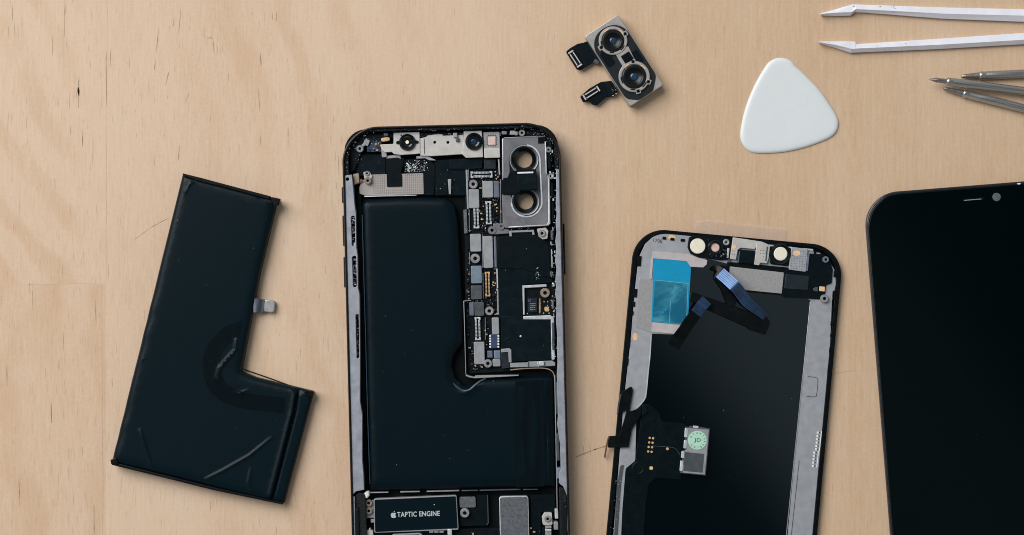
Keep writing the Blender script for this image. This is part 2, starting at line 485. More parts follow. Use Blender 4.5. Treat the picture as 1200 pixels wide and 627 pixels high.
def screw(parent, x, y, r, z=4.2, m='screw', name='screw', hole=.42):
    g = G()
    lathe(g, x, y, [(0, z-.45), (r*hole*.9, z-.45, 'void'), (r*hole, z-.02, 'void'), (r*.66, z, m), (r*.72, z-.12, m), (r*.84, z-.12, m), (r*.9, z-.02, m), (r, z-.15, m), (r, z-1.4, m)], m, 22)
    if hole < .5:
        a0 = R.uniform(0, 3)
        for k in range(3):
            a = a0+k*math.pi/3*2
            prism(g, circ(x+r*.42*math.cos(a), y+r*.42*math.sin(a), r*.13, 6), z-.3, z+.01, 'candark', bev=0)
    return obj(name, g, parent)
def connector(parent, x0, y0, x1, y1, z=3.7, gold=False, horiz=False, t=None):
    """board-to-board connector with end clips and two rows of pins"""
    t = TILT if t is None else t
    g = G(); cx, cy = (x0+x1)/2, (y0+y1)/2; a = math.atan(t)
    L = (x1-x0) if horiz else (y1-y0); W = (y1-y0) if horiz else (x1-x0)
    def loc(u, v):   # u along the length, v across
        dx, dy = (u, v) if horiz else (v, u)
        return (cx+dx*math.cos(a)-dy*math.sin(a), cy+dx*math.sin(a)+dy*math.cos(a))
    def q(u0, v0, u1, v1): return [loc(u0, v0), loc(u1, v0), loc(u1, v1), loc(u0, v1)]
    mm = 'gold' if gold else 'bright'
    prism(g, q(-L/2, -W/2, L/2, W/2), 2.4, z-.5, 'black', bev=.05)
    prism(g, q(-L*.36, -W*.42, L*.36, -W*.12), z-.5, z-.1, mm, bev=.04)
    prism(g, q(-L*.36, W*.12, L*.36, W*.42), z-.5, z-.1, mm, bev=.04)
    for e in (-1, 1):
        for s_ in (-1, 1): prism(g, q(e*L*.38, s_*W*.48, e*L*.5, s_*W*.18), z-.5, z+.05, mm, bev=.04)
        prism(g, q(e*L*.44, -W*.2, e*L*.5, W*.2), z-.5, z-.15, mm, bev=.04)
    k = max(4, int(L/2.2))
    for i in range(k):
        u = -L*.33+L*.66*i/(k-1)
        for s_ in (-1, 1): prism(g, q(u-.35, s_*W*.14, u+.35, s_*W*.40), z-.12, z-.06, 'candark', bev=0)
    return obj('connector', g, parent)
def scatter(name, parent, region, n, zf, mats, smin, smax, kind='stuff', thin=False, avoid=()):
    """loose crumbs or tiny chips spread over a region (polygon, px)"""
    g = G(); xs = [p[0] for p in region]; ys = [p[1] for p in region]; c = 0; tries = 0
    while c < n and tries < n*30:
        tries += 1
        x, y = R.uniform(min(xs), max(xs)), R.uniform(min(ys), max(ys))
        if not inside(x, y, region) or any(inside(x, y, a) for a in avoid): continue
        s_ = smin+(smax-smin)*R.random()**2.5; z = zf(x, y) if callable(zf) else zf; m = R.choice(mats)
        if thin:
            k = R.randint(4, 6); a0 = R.random()*6
            p = [(x+s_*R.uniform(.4, 1)*math.cos(a0+6.283*i/k), y+s_*R.uniform(.4, 1)*math.sin(a0+6.283*i/k)) for i in range(k)]
            prism(g, p, z-.05, z+s_*K*.5, m, bev=0)
        else:
            r_ = R.uniform(.5, 1.6)
            prism(g, rect(x-s_*r_/1.3, y-s_/r_/1.3, x+s_*r_/1.3, y+s_/r_/1.3), z-.4, z+R.uniform(.1, .5), m, bev=.03)
        c += 1
    o = obj(name, g, parent, smooth=False); o['kind'] = kind
    return o
def shifted(g, f):
    g.v = [f(*v) for v in g.v]; return g

# ================================================================== table
g = G()
g.add([(-900, -700, 0), (900, -700, 0), (900, 700, 0), (-900, 700, 0)], [(0, 1, 2, 3)], M['wood'])
t = obj('table_top', g, smooth=False); t['kind'] = 'structure'
def sliver(g, x0, y0, x1, y1, wd, m, wob=.35, z=.012):
    L = math.hypot(x1-x0, y1-y0); n = max(4, int(L/4)); ux, uy = (x1-x0)/L, (y1-y0)/L; a = []; b = []; o = 0
    for i in range(n+1):
        t_ = i/n; o += R.uniform(-wob, wob)*.5; h = wd/2*(math.sin(math.pi*min(.97, max(.03, t_)))**.5)*R.uniform(.5, 1.25)
        x, y = x0+(x1-x0)*t_-uy*o, y0+(y1-y0)*t_+ux*o
        a.append((x-uy*h, y+ux*h)); b.append((x+uy*h, y-ux*h))
    for i in range(n):
        q = [w(*p, 0) for p in (a[i], a[i+1], b[i+1], b[i])]
        q = [(p[0], p[1], z) for p in q]
        if area2(q) < 0: q = q[::-1]
        g.add(q, [(0, 1, 2, 3)], M[m])
g = G()
for q in ((124.2, -300, 124, 60, .7, 'joint'), (124.6, 60, 125.4, 125, 1.2, 'pore'), (124.6, 125, 124, 330, .6, 'joint'), (119, 334, 117, 860, 1.0, 'joint'), (20, 333.6, 117, 332, .6, 'joint'),
          (157, 281, 176, 267, .6, 'scratch'), (176, 267, 198, 255, .8, 'scratch'), (674, 536, 700, 526, 2.0, 'pore'), (696, 527, 716, 521, 2.6, 'pore'), (714, 522, 740, 514, 1.2, 'pore'),
          (683, 520, 685, 534, .8, 'pore'), (691, 518, 692, 534, .6, 'pore'), (976, 438, 1004, 434, 1.6, 'joint'), (1000, 435, 1036, 432, .8, 'joint'),
          (92, 93, 92, 127, 1.6, 'pore'), (91.7, 102, 92.4, 112, 2.6, 'knot'), (244, 45, 247, 43.4, 1.0, 'scratch'), (247, 43.4, 250, 46, .6, 'scratch')):
    sliver(g, *q)
for q in ((76, -4, 75.4, 44), (186, 33, 183, 62), (198, 84, 194, 100), (250, 48, 251, 62), (254, 50, 255, 63), (212, 10, 209, 40), (305, 62, 306, 78), (14, 5, 14.6, 26), (25.6, 20, 26, 44), (320, 14, 319, 24), (324, 14, 323.6, 26),
          (61, 40, 61.4, 66), (109, 155, 109, 195), (83, 148, 82.6, 158), (96, 150, 96.6, 172), (130, 56, 129.4, 78), (204, 20, 203, 32), (182, 70, 181, 82), (222, 108, 218, 118), (303, 104, 304, 130), (210, 170, 209, 188),
          (305, 160, 305.6, 172), (397, 182, 397, 205), (8, 428, 8.6, 452), (60, 470, 60.6, 496), (22, 560, 23, 594), (74, 388, 74.4, 412), (112, 352, 112.4, 382), (110, 590, 110.4, 626), (38, 340, 38.4, 366), (142, 560, 142, 580)):
    sliver(g, *q, R.uniform(.7, 1.1), 'pore' if R.random() < .6 else 'scratch', .2)
for _ in range(1500):
    x = R.uniform(-30, 1230) if R.random() < .55 else R.uniform(-10, 420); y = R.uniform(-30, 660); L_ = R.uniform(3, 16)*(1.0 if x < 640 else .8)
    sliver(g, x, y, x+R.uniform(-.04, .02)*L_, y+L_, R.uniform(.22, .5), 'joint' if R.random() < .78 else 'pore', .12)
o = obj('wood_grain_marks', g, t, smooth=False); o['kind'] = 'stuff'

# ================================================================== loose battery
bt = thing('battery', 245, 400, 'black foil-wrapped L-shaped battery lying loose on the bare wood', 'battery')
BO = rp([(213.5, 203.5), (327.5, 233.5), (323, 240), (304, 320), (282, 436), (300, 443), (367, 459), (332, 591), (312, 587), (130, 542.5)],
        [1, 2, 2, 0, 3, 0, 1.5, 1.5, 0, 2])
CR = [([(164, 504), (169, 520), (178, 547)], 3.6, .6), ([(238, 563), (262, 551), (292, 534), (318, 513)], 3.4, .5),
      ([(277, 398), (276, 410), (266, 421), (257, 432), (255, 446)], 3.6, .7), ([(294, 549), (291, 565), (296, 580)], 3.5, .35),
      ([(232, 209), (222, 216), (217, 226)], 2.5, .4), ([(300, 228), (314, 236), (319, 246), (314, 270)], 3.0, -.35), ([(169, 420), (158, 427)], 2, .3),
      ([(276, 462), (292, 457)], 3, .25)]
def bat_z(x, y, d):
    z = 4.5-1.5*math.exp(-d/2.2)
    sx, ty = linedist(x, y, [(349, 458), (346, 480), (318, 587)])
    side = (x-349)*(587-458)-(y-458)*(318-349)          # right of the seam
    if side > 0 or y > 1e9: z = min(z, 4.0-.9*math.exp(-d/2.0))-.1
    z -= .75*math.exp(-(sx/1.5)**2)
    z += .30*math.exp(-((sx-4)/1.6)**2)*(0 if side > 0 else 1)
    for ln, r, h in CR:
        q, t_ = linedist(x, y, ln)
        if q < r*2.5: z += h*.8*math.exp(-(q/r*2.1)**2)*max(0, math.sin(math.pi*min(1, max(.02, .06+.88*t_))))**.6
    z += .03*math.sin(x*.021+1)*math.sin(y*.017)
    # lumpy folds along the long left edge
    if d < 8 and x < 235 and y > 300: z += .18*math.sin(y*.13+math.sin(y*.05)*2)*math.exp(-d/4)
    return z
g = field(G(), BO, .1, 4.5, bat_z, 'foil', 5.0, [(l, 5) for l, r, h in CR]+[([(349, 458), (346, 480), (318, 587)], 7)])
obj('foil_wrap', g, bt)
# smoother patch of film around the inner corner
arc = []
oc = [(284, 375), (262, 384), (243, 405), (237.5, 428), (243, 453), (260, 470), (287, 479), (333, 484)]
ic = [(334, 466), (300, 462), (275, 456), (262, 445), (257, 428), (262, 410), (276, 398), (281, 396)]
arc = [tuple(v)[:2] for v in catmull([(*p, 0) for p in oc], 5)]+[tuple(v)[:2] for v in catmull([(*p, 0) for p in ic], 5)]
def film_z(x, y, d): return bat_z(x, y, segdist(x, y, BO))+.05
g = field(G(), arc, 4.2, 4.5, film_z, 'film_dark', 4.0, [])
obj('film_patch', g, bt)
# end flap and folded corners
P('folded_corner', bt, rp([(317, 230.5), (328.5, 233), (327, 240), (321, 243)], 1), 3.4, 5.0, 'flexdark', bev=.3)
P('folded_corner', bt, rp([(357, 456.5), (368, 459), (366, 466), (356, 464)], 1), 2.9, 4.3, 'flexdark', bev=.3)
P('folded_corner', bt, rp([(129, 539), (136, 536), (140, 545), (130, 544)], 1), 3.0, 4.7, 'flexdark', bev=.3)
P('top_seam', bt, rp([(212, 202.5), (238, 209), (262, 215.5), (317, 230), (316, 234), (262, 219.5), (238, 214), (216, 206.5)], .8), 3.2, 4.75, 'flexdark', bev=.25)
P('bottom_seam', bt, rp([(130, 541), (180, 553.5), (250, 571), (332, 589), (331.5, 591.5), (250, 574.5), (180, 557), (131, 545)], .8), 2.6, 4.45, 'flexdark', bev=.25)
# wrap edge lifting away in the inner corner
g = ribbon(G(), [(281, 431, 2.0), (292, 435, 2.2), (318, 444, 1.6), (351, 456, 2.2)], 1.3, .5, 'flexdark')
obj('loose_edge', g, bt)
g = ribbon(G(), [(297, 358, 3.0), (301, 358, 3.0), (306, 358.6, 1.6), (311, 359.4, 1.2)], 16, .25, 'mauve')
tab = obj('connector_tab', g, bt)
g = prism(G(), rect(308.6, 351.8, 322.0, 366.0, .12, 3), .3, 1.9, 'screw', bev=.3)
prism(g, rect(306.4, 351.4, 309.4, 366.4, .12, .6), .6, 2.0, 'candark', bev=0)
obj('connector', g, tab)
o = scatter('dust', bt, BO, 12, 4.5, ['dust'], .22, .5, thin=True)

# ================================================================== opened phone
ph = thing('opened_phone', 534, 408, 'opened phone housing with its battery, boards and camera bracket exposed', 'phone')
def PL(u, v): return (400+u*.99968+v*.0252, 149.2-u*.0252+v*.99968)   # phone plan -> photo px
W_, H_ = 256.4, 520
def ring(i, r): return rp([PL(i, i), PL(W_-i, i), PL(W_-i, H_-i), PL(i, H_-i)], r, 9)
cams = [((614.3, 187.1), 9.2), ((616.0, 236.3), 8.8)]
holes = [circ(*c, r+1.6) for c, r in cams]
P('back_cover', ph, ring(1.0, 41), .2, 1.2, 'void', holes, bev=.05)
P('side_band', ph, ring(0, 42), .3, 7.2, 'band', [ring(3.0, 40)], bev=.5)
def ushape(v0, v1, a, b_, ra, rb):
    top = v0 < 100; bt_ = 6.0 if top else b_
    if top: o = [PL(a, v1), PL(a, v0+a), PL(W_-a, v0+a), PL(W_-a, v1), PL(W_-b_, v1), PL(W_-b_, v0+bt_), PL(b_, v0+bt_), PL(b_, v1)]
    else: o = [PL(W_-a, v0), PL(W_-a, v1-a), PL(a, v1-a), PL(a, v0), PL(b_, v0), PL(b_, v1-b_), PL(W_-b_, v1-b_), PL(W_-b_, v0)]
    return rp(o, [0, ra, ra, 0, 0, rb, rb, 0], 9)
P('rubber_gasket', ph, ushape(0, 56, 2.9, 7.5, 40, 36), 1.2, 6.6, 'gasket', bev=.2)
P('rubber_gasket', ph, ushape(446, H_, 2.9, 9, 40, 34), 1.2, 6.5, 'gasket', bev=.2)
P('inner_lip', ph, ring(2.9, 40), 1.2, 6.0, 'void', [ring(4.4, 39)], bev=.2)
# wider black ledge in the two top corners
P('top_ledge', ph, rp([PL(9, 9), PL(247, 9), PL(247, 60), PL(243, 60), PL(234, 26), PL(205, 14), PL(52, 14), PL(24, 24), PL(14, 52), PL(9, 52)], [34, 34, 0, 3, 12, 6, 6, 12, 3, 0], 8), 1.2, 4.5, 'gasket', bev=.2)
# buttons on the left flank
for y0, y1, nm in ((219, 238, 'mute_switch'), (252.5, 288.5, 'volume_button'), (301, 337, 'volume_button')):
    xx = 400+(y0+y1)/2*.0252-3.755-.6
    P(nm, ph, rect(xx-1.0, y0, xx+3.4, y1, r=1), 2.6, 5.0, 'band', bev=.4)
P('side_button', ph, rect(659.5, 262, 662.4, 322, r=1), 2.6, 5.0, 'band', bev=.4)

# ---- flank plates
def L(u, v): return PL(u, v)
lp = [(404, 206), (412, 204.5), (413.2, 213), (415.5, 240), (417, 249), (417.6, 290), (419, 299), (419.5, 337), (421.3, 345), (421.5, 366), (422, 420), (421.8, 470), (424.5, 486),
      (424.5, 540), (426, 556), (426.5, 574), (417, 576), (413.2, 580), (410.0, 500), (408.2, 420), (406.5, 340), (405, 262)]
slots = [rp([(411.0, 254), (415.7, 252), (416.3, 287), (412.5, 289)], 2), rp([(412.4, 301), (417.4, 299), (418.2, 336), (413.8, 337)], 2), rp([(416.6, 369), (420.4, 367.5), (421, 419), (418, 421)], 1.8)]
sp_ = P('side_plate', ph, lp, 1.6, 6.7, 'steel', slots+[circ(407.2, 210, 2)], bev=.12)
scatter('button_flex_chip', sp_, slots[0], 60, 5.4, ['can', 'board', 'candark', 'bright'], .5, 1.5)
scatter('button_flex_chip', sp_, slots[1], 60, 5.4, ['can', 'board', 'candark', 'bright'], .5, 1.5)
scatter('button_flex_chip', sp_, slots[2], 50, 5.4, ['can', 'board', 'candark'], .5, 1.2)
rpn = [(652.5, 199), (656.3, 198), (658.5, 300), (660.3, 400), (663, 500), (665.2, 583), (660, 570), (657, 568), (655, 566), (655.5, 554), (657.2, 550), (656.3, 520), (654.6, 506), (652.4, 497),
       (654.4, 488), (653.2, 470), (652.3, 441), (654, 425), (653, 410), (653.3, 392), (651, 378), (652, 352), (648.8, 345), (651.3, 336), (649.5, 328), (652.4, 315), (649, 306), (652, 292), (649.8, 282),
       (652.8, 272), (651, 262), (653.2, 250), (651.2, 238), (652.8, 225)]
rpn = [(x if x > 655.6 or y > 545 else x*.5+.5*(651.2+(y-200)*.008), y) for x, y in rpn]
rp_ = P('side_plate', ph, rpn, 1.6, 6.7, 'steel', bev=.12)
lower = [(655.5, 571), (661, 572), (664.4, 585), (665.6, 660), (656, 660)]
P('knurled_strip', ph, lower, 1.2, 5.8, 'knurl', bev=.2)
P('knurled_strip', ph, rp([(416, 582), (421, 577), (428, 579), (431, 662), (417, 662)], 3), 1.2, 5.8, 'knurl', bev=.2)
P('edge_strip', ph, bar(414.6, 582, 415.6, 640, 2.0), 1.2, 6.6, 'steel', bev=.1)
P('edge_strip', ph, bar(665.4, 583, 666.4, 650, 1.8), 1.2, 6.6, 'steel', bev=.1)
# little clips and chips along the right flank
for x0, y0, x1, y1, m in ((645.4, 270, 648.6, 281, 'candark'), (644.8, 283, 647, 287, 'canblue'), (646, 292, 648, 314, 'can'), (644.5, 318, 648, 324, 'candark'), (647, 331, 650, 336, 'bright'),
                          (646.6, 350, 649, 362, 'mauve'), (646.8, 378, 649.4, 410, 'candark'), (651.8, 448, 653.6, 486, 'candark'), (652.4, 508, 655.6, 540, 'candark'), (652.8, 548, 657.4, 561, 'canblue'),
                          (650.2, 597, 654.2, 608, 'bright'), (649, 612, 654.2, 621, 'can'), (645.6, 214, 648.6, 231, 'void'), (642, 183, 646, 198, 'void'), (646.5, 236, 649.5, 260, 'void')):
    P('spring_clip', ph, rect(x0, y0, x1, y1, r=.9), 1.6, 6.0, m, bev=.2)
scatter('flank_crumb', ph, [(645, 265), (651, 265), (653, 420), (648, 420)], 60, 5.8, ['can', 'candark', 'bright', 'board', 'brass'], .4, 1.5)
scatter('flank_crumb', ph, [(642, 178), (651, 175), (652, 262), (647, 262)], 50, 5.2, ['can', 'candark', 'board', 'dust'], .4, 1.5)
for x, y, r in ((642.8, 175.3, 3.4), (645.8, 206.3, 3.6), (611.6, 155.7, 3.8), (421.6, 174.2, 4.3)): screw(ph, x, y, r, 5.6, 'can', 'screw_boss')
P('boss_arm', ph, bar(424.5, 171, 429.6, 166.5, 3.2), 3, 5.1, 'can')
P('edge_line', ph, bar(650.2, 440, 653.2, 604, 1.0), 1.2, 5.3, 'can', bev=.1)

# ---- top row: front cameras
tr = P('front_camera_bracket', ph, rp([(461.2, 155.6), (491.6, 154.4), (492.4, 180), (470, 181.6), (461.6, 180.6), (459, 178), (451, 178.6), (446.6, 175), (447, 169.2), (461.2, 168.6)], .8), 3.0, 5.0, 'plate')
P('locating_pin', tr, circ(470, 158.5, 1), 5, 5.2, 'candark', bev=.05)
P('bracket_tab', tr, rp([(446.8, 175), (452, 174.4), (453.5, 184), (447.5, 184.6)], 1.4), 2.8, 4.6, 'can')
P('bracket_tab', tr, rp([(452, 182.6), (469, 181.4), (470, 186.4), (466, 184.8), (453, 186)], .5), 2.8, 4.0, 'can')
def small_camera(x, y, r, ears, parent):
    g = G()
    if ears: prism(g, stadium(x-r-1.6, y+.4, x+r+1.6, y-.2, 1.9), 5, 5.35, 'glassblack')
    lathe(g, x, y, [(0, 5.0), (r*.2, 5.0), (r*.42, 5.05), (r*.62, 5.3), (r*.72, 5.7), (r*.95, 5.75), (r, 5.5), (r, 4.6)], 'glassblack')
    o = obj('lens_barrel', g, parent)
    return o
lb = small_camera(477.2, 166.6, 9.8, True, tr)
obj('lens_glass', lathe(G(), 477.2, 166.6, [(0, 5.6), (2.0, 5.55), (2.3, 5.0)], 'amber', 16), tr)
mp_ = P('sensor_cover', ph, rp([(492.6, 162), (500, 160.6), (500.4, 159), (509, 157.6), (518, 157.2), (519.4, 159), (543, 158.2), (543.5, 180.6), (505, 183), (492.6, 182.4)], .6), 3.0, 4.8, 'plate',
       [circ(509.5, 166.8, 1.7, 12), circ(525, 166.9, 1.7, 12)])
P('foil_edge', mp_, rp([(488, 183), (500, 182.6), (510, 187.2), (511, 188), (503, 187.8), (498, 185.4), (488, 186)], .4), 3.0, 4.2, 'can', bev=.05)
P('slot_divider', mp_, bar(497, 163, 497.4, 180, .7), 4.6, 4.95, 'candark', bev=0)
t2 = P('front_camera_bracket', ph, rp([(543.5, 153.6), (564.6, 153), (566.2, 184.2), (546, 185), (541.8, 181), (543, 168)], .8), 3.0, 5.0, 'plate')
small_camera(555.4, 165.7, 10.3, False, t2)
obj('lens_glass', lathe(G(), 555.4, 165.7, [(0, 5.3), (2.4, 5.2), (3.6, 5.0)], 'lensblue', 16), t2)
pj = P('dot_projector', ph, rect(567, 154.6, 585.8, 185, r=1), 3.0, 4.7, 'can')
P('window', pj, rect(571.8, 160, 580.4, 169.6, r=.6), 4.7, 4.8, 'pink', bev=.03)
g = G()
for i in range(5):
    for s_ in (0, 1):
        prism(g, rect(570.2+s_*11, 160+i*2.1, 571.2+s_*11, 161+i*2.1), 4.7, 4.86, 'inkdark', bev=0)
        prism(g, rect(571.8+i*2, 158.2+s_*12, 572.8+i*2, 159.2+s_*12), 4.7, 4.86, 'inkdark', bev=0)
obj('window_pad', g, pj)
P('lower_cover', pj, rect(567.4, 173.6, 585.9, 185, r=1), 4.7, 5.0, 'plate', bev=.15)
# loose metal bits on the top ledge
for x0, y0, x1, y1, m in ((588, 153.5, 594, 157.5, 'canblue'), (597.6, 153, 604, 158, 'can'), (603, 154, 607, 158.6, 'brass'), (449.6, 156, 455, 159.6, 'candark'), (531, 155.6, 536, 161, 'can'), (534, 161, 538, 166, 'candark')):
    P('contact_spring', ph, rect(x0, y0, x1, y1, r=1), 4, 5.7, m, bev=.2)
P('gold_contact', ph, stadium(448.6, 163.8, 454.6, 162.8, 2.2), 4, 5.2, 'gold')
pc = P('flex_board', ph, rect(430, 164, 447, 178, r=1), 2.6, 4.2, 'chipblue', bev=.05)
scatter('flex_board_chip', pc, rect(431, 164, 447, 177), 34, 4.3, ['board', 'can', 'chipblue', 'void', 'gold', 'chip'], .6, 1.8)
P('boss_pad', ph, rect(426.4, 163, 432.6, 170.6, .4, 1.4), 3, 5.0, 'can')

# ---- dark flex sheets under the top row
P('flex_sheet', ph, rp([(417, 181), (452, 181), (452, 204), (417, 207)], 2), 1.2, 3.4, 'sheet')
P('flex_sheet', ph, rp([(452, 185.6), (474, 184.6), (470, 204), (453, 205)], 1), 1.2, 3.7, 'black')
fs_ = P('foam_sheet', ph, rp([(472, 187), (503, 185.4), (510, 194), (509, 229), (497, 229), (496, 203.5), (474, 204)], 2), 1.2, 3.3, 'black')
scatter('foam_crumb', fs_, [(476, 188), (500, 187), (502, 201), (474, 202)], 120, 3.35, ['white', 'dust', 'can'], .3, .95, thin=True)
scatter('foam_crumb', fs_, [(476, 191), (488, 190), (488, 201), (476, 202)], 45, 3.4, ['white', 'dust'], .5, 1.5, thin=True)
P('flex_sheet', ph, rp([(509, 188), (545, 185.6), (547, 229), (510, 229.6)], 1), 1.2, 3.0, 'sheet')
P('flex_sheet', ph, rect(511, 215, 524, 229, r=.5), 3.0, 3.3, 'black')
P('flex_sheet', ph, rp([(526, 187), (566, 185), (565, 197), (545, 199), (527, 198)], 1), 3.0, 3.5, 'teal')
P('flex_sheet', ph, rect(567.2, 186.6, 581, 198, r=.5), 2.0, 3.6, 'chip')
P('metal_wedge', ph, [(524.8, 210), (528.8, 209.6), (528.4, 228), (526, 227)], 3.0, 3.8, 'can', bev=.1)
P('metal_post', ph, bar(546.8, 199, 548.4, 245, 2.2), 2, 3.9, 'can', bev=.1)
P('metal_post', ph, bar(584.4, 186.5, 585.4, 205, 1.8), 2, 4.2, 'can', bev=.1)
P('metal_post', ph, rp([(543, 246), (547, 245), (548, 273), (544, 274)], .5), 2, 3.9, 'greyplate', bev=.1)
scatter('flex_crumb', ph, [(510, 188), (545, 187), (546, 228), (511, 228)], 26, 3.3, ['dust', 'candark', 'candark'], .2, .6, thin=True)
scatter('flex_crumb', ph, [(418, 184), (452, 184), (452, 203), (418, 203)], 16, 3.5, ['dust', 'candark'], .3, .8, thin=True)
# embossed plate with a square window of black tape
ep = P('embossed_plate', ph, rp([(421, 220), (424, 212), (436, 204.6), (496, 203), (496.6, 227.6), (428, 229.4), (421.4, 227)], 1), 1.6, 3.6, 'mesh_metal')
g = G()
for i in range(24):
    for j in range(8):
        x, y = 438+i*2.45, 206.2+j*2.9-i*.06
        if (451 < x < 473 and y < 220.5) or x > 494.6: continue
        prism(g, rect(x-.42, y-.9, x+.42, y+.9), 3.6, 3.66, 'emboss', bev=0)
        
obj('emboss_pattern', g, ep)
P('black_tape', ph, rect(453.2, 203.8, 471, 218.8, r=1), 3.6, 4.0, 'black')
P('wire', ph, bar(427, 230.2, 488, 229, .9), 3.2, 4.2, 'bright', bev=.1)
P('foil_tab', ph, rp([(413.5, 204), (420.5, 203), (421, 214), (415, 217)], 1), 2, 4.6, 'brass')
P('foil_tab', ph, rp([(425.6, 201.5), (433, 201), (436, 206), (434, 215), (430, 216.5), (427, 209)], 1.5), 2, 4.4, 'plate')
screw(ph, 430.9, 211.6, 4.2, 5.0, 'brass')
screw(ph, 430.0, 203.2, 3.0, 4.9, 'can')
P('copper_flex', ph, rp([(418, 213), (424, 209), (426, 213), (420, 216)], 1), 2, 4.0, 'copper')

# ---- rear camera bracket
br = rp([(588.2, 161.6), (611, 160.0), (638.2, 159.2), (639.4, 190), (640.4, 201.5), (644.6, 208), (645.4, 262), (643, 264.8), (592, 267.6), (589, 263), (588.2, 215)], [2, 0, 2, 0, 1, 1, 2, 2, 3, 1, 0])
ov = stadium(614.6, 187.6, 617, 236, 17.6)
sq = rect(630.6, 160.6, 638, 168.4, r=.5)
cb = P('camera_bracket', ph, br, 3.4, 5.3, 'camplate', [ov], bev=.22)
P('corner_notch', cb, sq, 5.28, 5.33, 'void', bev=.01)
rimp = [(614.6+18*math.cos(math.radians(a)), 187.6+18*math.sin(math.radians(a)), 5.3) for a in (-80, -60, -40, -20, 0)]+[(633.8, 212, 5.3)]+[(617+18*math.cos(math.radians(a)), 236+18*math.sin(math.radians(a)), 5.3) for a in (0, 25, 50, 75, 100, 125, 150, 175)]
obj('rim_and_glint', ribbon(G(), rimp, 1.7, .18, 'bright', n=4), cb)  # bright crescent carries the highlight of the pressed recess edge in its colour
for (qx, qy), a0, a1 in (((614.3, 187.1), 120, 290), ((616, 236.3), 95, 240)):
    pr = [(qx+16.6*math.cos(math.radians(a)), qy+16.6*math.sin(math.radians(a)), 5.28) for a in range(a0, a1+1, 17)]
    obj('rim_and_glint', ribbon(G(), pr, .9, .15, 'can', n=3), cb)
P('recess_floor', cb, stadium(614.6, 187.6, 617, 236, 17.8), 1.5, 2.1, 'camplate', [circ(*c, r+4.5) for c, r in cams], bev=.1)
P('bracket_edge', cb, [(641.4, 205.8), (643.8, 209.4), (644.8, 262), (642.6, 264), (640.8, 262.6), (642.9, 260), (642.2, 210)], 5.2, 5.55, 'bright', bev=.1)
P('bracket_edge', cb, bar(639.1, 166, 640.2, 204, 1.4), 5.2, 5.5, 'bright', bev=.1)
P('bracket_edge', cb, bar(596, 266.3, 642, 263.6, 1.2), 5.2, 5.5, 'bright', bev=.1)
P('bracket_edge', cb, bar(589.4, 163, 589.6, 206, 1.0), 5.2, 5.5, 'bright', bev=.1)
P('bracket_edge', cb, bar(591, 161.6, 629, 159.9, 1.0), 5.2, 5.5, 'can', bev=.1)
for (cx, cy), r in cams:
    o = obj('lens_seat', lathe(G(), cx, cy, [(r*1.16, .9), (r*1.02, 1.9), (r*1.08, 2.2), (r*1.45, 2.3), (r*1.55, 2.1), (r*1.6, 1.4)], 'glassblack', 40), cb)
    o2 = obj('seat_ring', lathe(G(), cx, cy, [(r*1.66, 1.9), (r*1.70, 2.4), (r*1.80, 2.5), (r*1.88, 2.3), (r*1.9, 1.9)], 'can', 40), cb)
cn = P('camera_flex_cover', ph, rp([(597.6, 200.4), (605, 200), (605, 198.8), (628.4, 198.2), (630, 222), (607, 224), (606, 228), (597, 228.6), (588.4, 228), (588, 211), (595, 207.6)], .8), 3.4, 5.75, 'black')
P('cover_step', cn, rect(606.4, 205, 629, 222, r=.6), 5.75, 5.9, 'teal')
P('cover_step', cn, rect(590, 208.4, 603.6, 226, r=.6), 5.75, 5.85, 'black')
P('white_bar', cn, bar(606.4, 202.6, 625, 202.0, 1.9), 5.75, 6.0, 'white', bev=.05)
g = lathe(G(), 576.6, 269.8, [(1.8, 3.4), (1.9, 4.5), (4.6, 4.5), (5, 4.2), (5, 3)], 'camplate', 20)
lathe(g, 587.2, 265.4, [(1.4, 3.4), (1.6, 4.7), (3.8, 4.7), (4.2, 4.4), (4.2, 3)], 'camplate', 20)
prism(g, rp([(578, 263), (584, 261), (590, 268), (596.8, 268.4), (596.6, 273.6), (582, 274.6), (579, 275)], 1), 3.2, 4.2, 'camplate')
obj('grounding_bracket', g, ph)
# ---- logic board and what sits on it (the board is a part, its pieces are sub-parts)
lbd = P('logic_board', ph, rp([(545, 197), (586, 195), (588, 268), (650, 266), (651.6, 432), (548.5, 438), (545, 352)], 1), 1.2, 2.6, 'board', bev=.1)
connector(lbd, 551.6, 200.6, 577, 208.6, horiz=True)
connector(lbd, 554.6, 240, 561.6, 267.6)
connector(lbd, 569, 236, 576.2, 262.8)
connector(lbd, 568.4, 318.6, 574.4, 347.4, gold=True)
connector(lbd, 556.4, 371.6, 563.4, 398.6)
def can(x0, y0, x1, y1, m='can', z=3.9, r=1.5, nm='shield_can', lid=True):
    g = prism(G(), rect(x0, y0, x1, y1, r=r), 2.5, z, m, bev=.22)
    prism(g, rect(x0+.5, y0+.5, x1-.5, y1-.5, r=r), z-.15, z+.02, m, bev=.02)
    return obj(nm, g, lbd)
can(549.4, 221.6, 561.6, 244); can(566, 212, 578, 231.6, 'can', 4.1)
can(551, 274, 563.9, 295, 'can'); can(552, 311.4, 564.8, 332.2, 'canblue'); can(552, 334.4, 565, 351, 'candark')
can(566.3, 276.6, 577.8, 314.2, 'can', 4.2); can(556, 353.8, 567.4, 370.4, 'candark', 4.0)
can(576.4, 372, 585, 392, 'can', 4.0); can(555.4, 400.6, 568, 427, 'can', 4.1); can(577.2, 420.8, 586.6, 429.6, 'can', 3.8)
